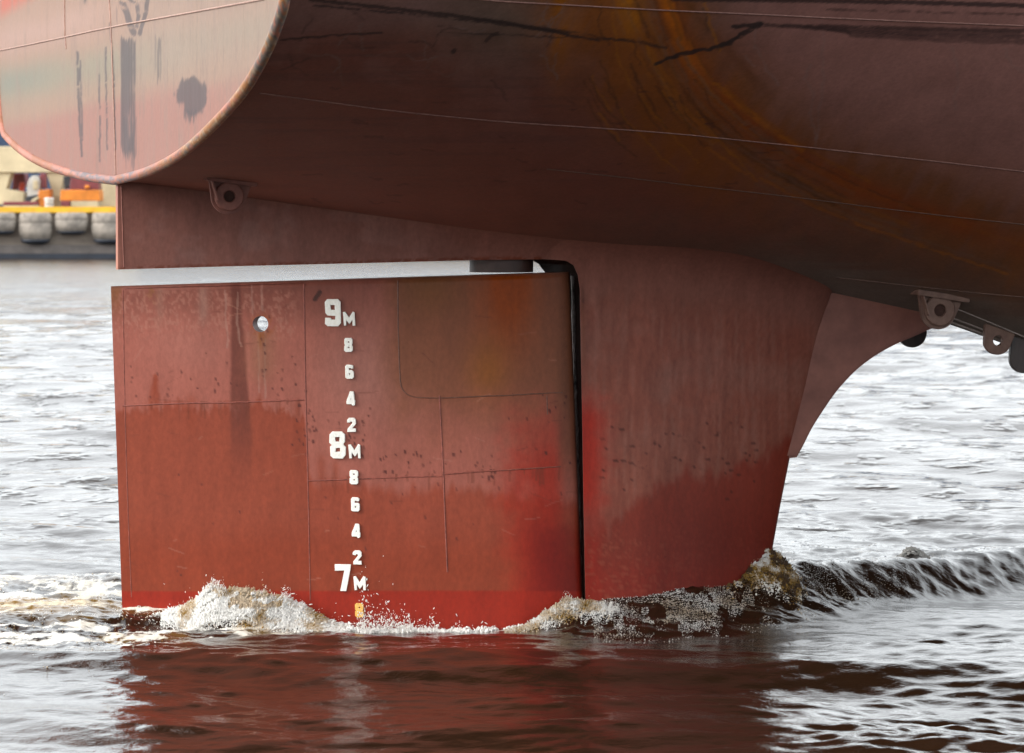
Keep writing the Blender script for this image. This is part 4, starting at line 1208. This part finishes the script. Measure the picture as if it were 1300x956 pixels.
for i, (fxp, deep) in enumerate(fx):
    x0, zt = q(fxp, 270); _, zb_ = q(fxp, 309 if deep else 297)
    w = 21.5 * mpx
    root = empty('dock_fender', (x0, QY - .55, zt)); Hh = zt - zb_
    tag(root, names_f[i], 'fender', 'barrel fenders hung along the quay wall')
    def barrel(prof, nm, mt):
        bm = bmesh.new(); add_lathe(bm, prof, 'z', (0, 0, 0), 28)
        for v in bm.verts: v.co.y *= .55
        bm_obj(nm, bm, mt, root, True)
    barrel([(w * .80, -.0), (w * .92, -.06), (w * .98, -.25 * Hh), (w * .99, -.32 * Hh), (w * .95, -.335 * Hh), (w * .99, -.35 * Hh), (w * .98, -.6 * Hh), (w * .88, -.86 * Hh)], 'fender_body', M_FEN)
    barrel([(w * .9, -.86 * Hh), (w * .8, -.95 * Hh), (w * .5, -1.02 * Hh)], 'fender_foot', M_FEND)
M_CREAM = plain('cream_crane_paint', (.66, .54, .34), .6, .2, .5)
M_MAR = plain('maroon_paint', (.22, .045, .05), .5, .3, 1.5)
M_ORG = plain('orange_paint', (.72, .22, .02), .5, .25, 1.2, col2=(.5, .16, .015))
M_GRY = plain('pale_grey_metal', (.5, .47, .42), .5, .2, 1.5)
M_BLK = plain('black_rubber', (.03, .03, .035), .6, .3, 2)
M_BEI = plain('beige_paint', (.55, .45, .28), .6, .2, 1.2)
crane = empty('gantry_crane', (q(70, 262)[0], QY + 6, zq))
tag(crane, 'cream gantry crane base with splayed legs standing on the quay', 'crane')
def cpart(name, pts, mat, d0, d1, parent):
    bm = bmesh.new(); add_prism(bm, [q(a_, b_, d0) for a_, b_ in pts], d0, d1)
    bmesh.ops.recalc_face_normals(bm, faces=bm.faces)
    bmesh.ops.bevel(bm, geom=list(bm.edges), offset=.04, segments=1, affect='EDGES')
    o = bm_obj(name, bm, mat, parent)
    if parent: o.location = -Vector(parent.location)
    return o
cpart('portal_beam', [(-60, 186), (175, 186), (175, 219), (-60, 219)], M_CREAM, QY + 5, QY + 7, crane)
cpart('portal_leg', [(59, 219), (82, 219), (76.5, 249), (68, 249)], M_CREAM, QY + 5.2, QY + 6.8, crane)
cpart('portal_leg', [(126, 219), (170, 219), (160, 263), (124, 263)], M_CREAM, QY + 5.2, QY + 6.8, crane)
cpart('portal_leg', [(-30, 219), (14, 219), (8, 240), (31, 244), (30, 258), (-30, 262)], M_CREAM, QY + 5.2, QY + 6.8, crane)
cpart('wheel_bogie', [(66, 249), (78, 249), (79, 264), (65, 264)], M_BEI, QY + 5, QY + 7, crane)
ware = empty('warehouse', (-20, QY + 42, zq))
tag(ware, 'dark blue warehouse behind the cream crane', 'warehouse')
bm = bmesh.new(); add_box(bm, (-75, 0, 0), (75, 18, 7.0), .05)
for k in range(60): add_box(bm, (-74.5 + k * 2.5, -.12, .2), (-73.9 + k * 2.5, -.001, 6.8))
o = bm_obj('warehouse_wall', bm, plain('blue_sheet_metal', (.035, .065, .13), .6, .2, .3), ware)
bm = bmesh.new(); add_prism(bm, [(-76, 7.0), (76, 7.0), (74, 8.6), (-74, 8.6)], -.6, 18.6); bm_obj('warehouse_roof', bm, plain('roof_sheet', (.05, .03, .03), .6, .2, .3), ware)
def machine(name, label, cat, base, parts):
    root = empty(name, base); tag(root, label, cat)
    for nm, pts, mt, d0, d1 in parts: cpart(nm, pts, mt, d0, d1, root)
    return root
zt0 = zq
machine('winch_housing', 'orange winch housing with a maroon cover beside the crane leg', 'winch', (q(101, 262)[0], QY + 3, zt0), [
    ('housing_body', [(77, 241), (126, 241), (127, 255), (76, 255)], M_ORG, QY + 2.2, QY + 4.2),
    ('housing_cover', [(90, 224), (124, 224), (126, 240.6), (88, 240.6)], M_MAR, QY + 2.4, QY + 4.0),
    ('housing_motor', [(80, 225), (89, 222), (91, 236), (82, 240)], M_BLK, QY + 2.6, QY + 3.6),
    ('warning_lamp', [(108, 235), (113, 235), (113, 239), (107, 239)], M_ORG, QY + 2.0, QY + 2.35),
    ('housing_skid', [(90, 255.2), (125, 255.2), (124, 264), (89, 264)], M_BEI, QY + 2.2, QY + 4.2),
    ('housing_base', [(77, 255.2), (88.5, 255.2), (88.5, 264), (77, 264)], M_MAR, QY + 2.1, QY + 4.3)])
machine('loader', 'small orange loader with a pale round cab under the crane beam', 'loader', (q(48, 262)[0], QY + 4.5, zt0), [
    ('loader_cab', [(34, 240), (36, 229), (41, 223), (48, 223), (51, 230), (50, 248), (36, 252)], M_GRY, QY + 3.6, QY + 5),
    ('cab_window', [(42, 229), (48, 229), (48.5, 240), (42, 241)], M_BEI, QY + 3.5, QY + 3.59),
    ('loader_body', [(49, 242), (63, 240), (64, 262), (48, 262)], M_ORG, QY + 3.4, QY + 5),
    ('loader_chassis', [(32, 250), (47.8, 247), (47.8, 264), (33, 264)], M_BLK, QY + 3.5, QY + 5),
    ('loader_mast', [(51, 220), (58, 220), (58, 239), (50, 239)], M_MAR, QY + 3.8, QY + 4.6),
    ('loader_fork', [(35, 262), (40, 254), (48, 249), (50, 252), (43, 257), (40, 262)], M_BEI, QY + 3.2, QY + 3.4)])
machine('hopper', 'maroon hopper with a red chute hanging by the crane leg', 'hopper', (q(24, 262)[0], QY + 8.5, zt0), [
    ('hopper_bin', [(17, 220), (31, 220), (33, 236), (15, 242)], M_MAR, QY + 7.2, QY + 9),
    ('hopper_chute', [(25, 231), (31, 232), (31, 246), (24, 243)], plain('bright_red_paint', (.62, .07, .03), .5), QY + 7.0, QY + 7.19),
    ('hopper_leg', [(18, 242), (20, 242), (20, 264), (18, 264)], M_BEI, QY + 7.4, QY + 7.8),
    ('hopper_leg', [(27, 246), (29, 246), (29, 264), (27, 264)], M_BEI, QY + 7.4, QY + 7.8)])
machine('pallet_load', 'low maroon pallet of goods by the yellow quay edge', 'pallet', (q(26, 262)[0], QY + 1.5, zt0), [
    ('pallet_deck', [(4, 261), (49, 261), (49, 264), (4, 264)], M_BEI, QY + 1, QY + 2), ('pallet_goods', [(4, 256), (48, 256), (48, 260.8), (4, 260.8)], M_MAR, QY + 1.05, QY + 1.95)])
rt = empty('white_drum', (q(60, 262)[0], QY + .9, zt0)); tag(rt, 'small white drum standing at the quay edge', 'drum')
bm = bmesh.new(); zdr = q(60, 251)[1] - zt0; add_lathe(bm, [(.24, 0), (.25, .04), (.25, zdr * .5), (.235, zdr * .52), (.25, zdr * .54), (.25, zdr - .12)], 'z'); bm_obj('drum_body', bm, M_GRY, rt, True)
bm = bmesh.new(); add_lathe(bm, [(.26, zdr - .12), (.27, zdr - .02), (.2, zdr)], 'z'); bm_obj('drum_lid', bm, plain('white_paint', (.8, .8, .78), .5), rt, True)

# ------------------------------------------------------------------ spray and froth thrown up round the rudder and the horn
M_SPR, n, b = mat_new('water_spray')
at = n.nodes.new('ShaderNodeAttribute'); at.attribute_name = 'paint'
n.links.new(at.outputs['Color'], b.inputs['Base Color'])
b.inputs['Roughness'].default_value = .35; b.inputs['IOR'].default_value = 1.33
tl_ = n.nodes.new('ShaderNodeBsdfTranslucent'); n.links.new(at.outputs['Color'], tl_.inputs['Color'])
mx_ = n.nodes.new('ShaderNodeMixShader'); mx_.inputs[0].default_value = .2
n.links.new(b.outputs[0], mx_.inputs[1]); n.links.new(tl_.outputs[0], mx_.inputs[2]); n.links.new(mx_.outputs[0], n.nodes['Material Output'].inputs[0])
ico = bmesh.new(); bmesh.ops.create_icosphere(ico, subdivisions=1, radius=1)
IV = np.array([v.co for v in ico.verts]); IF = np.array([[v.index for v in f.verts] for f in ico.faces]); ico.free()
def spray(name, pts, rads, stretch, cols, label, ang=None):
    n_ = len(pts)
    r_ = np.random.default_rng(n_)
    S_ = np.stack([rads * r_.uniform(.6, 1.3, n_), rads * r_.uniform(.6, 1.3, n_), rads * stretch], 1)
    V = (IV[None] * r_.uniform(.75, 1.2, (n_, len(IV), 1))) * S_[:, None, :]
    a_ = r_.normal(0, .6, n_) if ang is None else ang + r_.normal(0, .35, n_)
    ca, sa = np.cos(a_)[:, None], np.sin(a_)[:, None]
    V = np.stack([V[..., 0] * ca + V[..., 2] * sa, V[..., 1], -V[..., 0] * sa + V[..., 2] * ca], -1) + pts[:, None, :]
    F = (IF[None] + (np.arange(n_) * len(IV))[:, None, None]).reshape(-1, 3)
    o = mesh_np(name, V.reshape(-1, 3), F, M_SPR, None, cols=np.repeat(cols, len(IV), 0))
    tag(o, label, 'spray', kind='stuff')
    return o
WHT, BEI, AMB, DRK = np.array([.90, .88, .84]), np.array([.62, .50, .36]), np.array([.36, .21, .045]), np.array([.09, .05, .025])
def tint(x, z, seed, w, be, am):
    """share of white, beige and amber water by patches"""
    k = fbm(x * 7, z * 12, seed, 4) + np.random.default_rng(seed).normal(0, .05, len(x))
    sw = smooth(w - .05, w + .05, k)[:, None]; sb_ = smooth(be - .05, be + .05, k)[:, None]; sa_ = smooth(am - .05, am + .05, k)[:, None]
    return sw * WHT + (1 - sw) * (sb_ * BEI + (1 - sb_) * (sa_ * AMB + (1 - sa_) * DRK))
def froth(n_, xr, yr, prof, seed, up=.035, rmin=.002, rmax=.008, power=2.5, lift=0.0, thr=.45, gain=3.2, follow=None):
    r_ = np.random.default_rng(seed)
    x = r_.uniform(*xr, n_); y = r_.normal(yr[0], yr[1], n_)
    if follow is not None: y += np.interp(x, *zip(*follow))
    cl_ = fbm(x * 10, y * 5, seed, 3)
    keep = (cl_ > thr) & (r_.random(n_) < np.interp(x, *zip(*prof)))
    x, y, cl_ = x[keep], y[keep], cl_[keep]
    z = water_z(x, y) + lift + r_.exponential(up, len(x)) * (.3 + gain * (cl_ - thr)) * np.interp(x, *zip(*prof))
    return np.stack([x, y, z], 1), rmin + (rmax - rmin) * r_.random(len(x)) ** power
def U_(seed, n_, a_, b_): return np.random.default_rng(seed).uniform(a_, b_, n_)
def join(*sets): return np.concatenate([q_[0] for q_ in sets]), np.concatenate([q_[1] for q_ in sets])
prA = [(-3.0, .0), (-2.75, .1), (-2.45, .4), (-2.24, 1.0), (-1.6, .85), (-1.4, .5), (-1.2, .2)]
# body of the splash: lumps lying on its face, then finer drops above it
a1 = froth(80000, (-2.62, -1.22), (29.80, .085), [(-2.62, .2), (-2.45, .6), (-2.3, 1), (-1.5, 1), (-1.2, .9)], 11, .008, .0012, .0056, 2.0, -.002, thr=.0, gain=.6)
a2 = froth(14000, (-2.7, -1.2), (29.86, .06), prA, 12, .020, .001, .005, 2.5, thr=.42)
a3 = froth(1100, (-3.0, -.9), (29.8, .1), [(-3, .4), (-.9, .4)], 13, .11, .0012, .004, 2, thr=.3, gain=1.5)
pts, rad_ = join(a1, a2, a3)
colA = tint(pts[:, 0], pts[:, 2], 5, .42, .26, .14)
topm = (pts[:, 2] > .13) & (pts[:, 0] > -2.12) & (pts[:, 0] < -1.72)
kk_ = fbm(pts[:, 0] * 14, pts[:, 2] * 22, 6, 3)
colA[topm & (kk_ > .42)] = AMB * .5 + BEI * .5; colA[topm & (kk_ > .54)] = BEI
colA[len(a1[0]):][~topm[len(a1[0]):]] = WHT
spray('splash_spray', pts, rad_, U_(1, len(pts), 1.3, 4.5), colA, 'white and amber splash breaking against the after part of the rudder', ang=np.clip((pts[:, 0] + 2.24) * 1.4, -.9, 1.2))
b1_s = froth(4200, (-1.35, -.1), (29.74, .06), [(-1.35, .7), (-1.1, 1.2), (-.8, 1.0), (-.5, .45), (-.1, .25)], 2, .06, .0014, .006, 2.4)
b2_s = froth(2500, (-1.3, .1), (29.72, .04), [(-1.3, 1), (.1, .6)], 21, .006, .003, .012, 2, thr=.4)
pts, rad_ = join(b1_s, b2_s)
spray('rudder_spray', pts, rad_, U_(2, len(pts), .8, 3.0), np.repeat(WHT[None], len(pts), 0), 'fine droplets thrown up beside the yellow figure')
c1 = froth(18000, (-.05, .75), (29.57, .08), [(-.05, .3), (.35, 1.0), (.75, .4)], 31, .007, .0012, .006, 2, -.003, thr=.0, gain=.6)
c2 = froth(6000, (.0, .8), (29.6, .05), [(0, .3), (.35, 1.0), (.75, .4)], 3, .017, .001, .0045, 2.4)
pts, rad_ = join(c1, c2)
spray('nose_spray', pts, rad_, U_(3, len(pts), 1.2, 3.5), tint(pts[:, 0], pts[:, 2], 7, .46, .28, .16) * .8, 'small breaking wave of froth by the rudder gap')
fo = [(.6, 0), (1.2, .22), (2.0, .75), (3.0, 2.0), (4.2, 3.9)]
d1s = froth(60000, (.6, 3.2), (29.35, .22), [(.6, .6), (1.2, 1.0), (2.0, .7), (2.6, .25), (3.2, .05)], 41, .005, .0008, .0048, 2.6, -.003, thr=.5, gain=2.0, follow=fo)
d2s = froth(7000, (.7, 2.4), (29.5, .2), [(.7, .5), (1.3, 1.0), (2.0, .6), (3.2, .3)], 4, .014, .001, .003, 2.4, thr=.5, follow=fo)
pts, rad_ = join(d1s, d2s)
spray('wake_spray', pts, rad_, U_(4, len(pts), .6, 1.4), (tint(pts[:, 0] * .6, pts[:, 2], 9, .46, .30, .16) * .42 + .16), 'froth along the wash heaped up against the horn')
e1 = froth(12000, (1.62, 2.2), (30.35, .10), [(1.62, .5), (1.75, 1), (2.15, 1), (2.2, .6)], 51, .012, .002, .010, 2, -.006, thr=.0, gain=.5)
e2 = froth(2500, (1.6, 2.25), (30.4, .08), [(1.6, .5), (1.95, 1), (2.25, .5)], 52, .02, .0015, .005, 2.4, thr=.3)
pts, rad_ = join(e1, e2)
spray('horn_spray', pts, rad_, U_(5, len(pts), .7, 1.8), tint(pts[:, 0] * 2, pts[:, 2] * 1.6, 10, .62, .50, .38) * .8, 'rounded amber clump of water thrown up ahead of the horn')
f1s = froth(3500, (3.12, 3.38), (32.26, .035), [(3.12, .6), (3.2, 1), (3.38, .6)], 61, .008, .002, .009, 2, -.004, thr=.0, gain=.5)
pts, rad_ = f1s
spray('wash_spray', pts, rad_, U_(6, len(pts), .7, 2.0), np.repeat((WHT * .75)[None], len(pts), 0), 'small pale spout of water standing on the wash beyond the horn')
l1 = froth(9000, (-4.6, -2.5), (30.6, 1.3), [(-4.6, .8), (-2.5, 1)], 71, .005, .002, .008, 2.4, -.002, thr=.56, gain=1.5)
pts, rad_ = l1
spray('churned_froth', pts, rad_, U_(7, len(pts), .4, .9), tint(pts[:, 0], pts[:, 1] * .3, 14, .44, .3, .2), 'loose froth on the churned water behind the rudder')
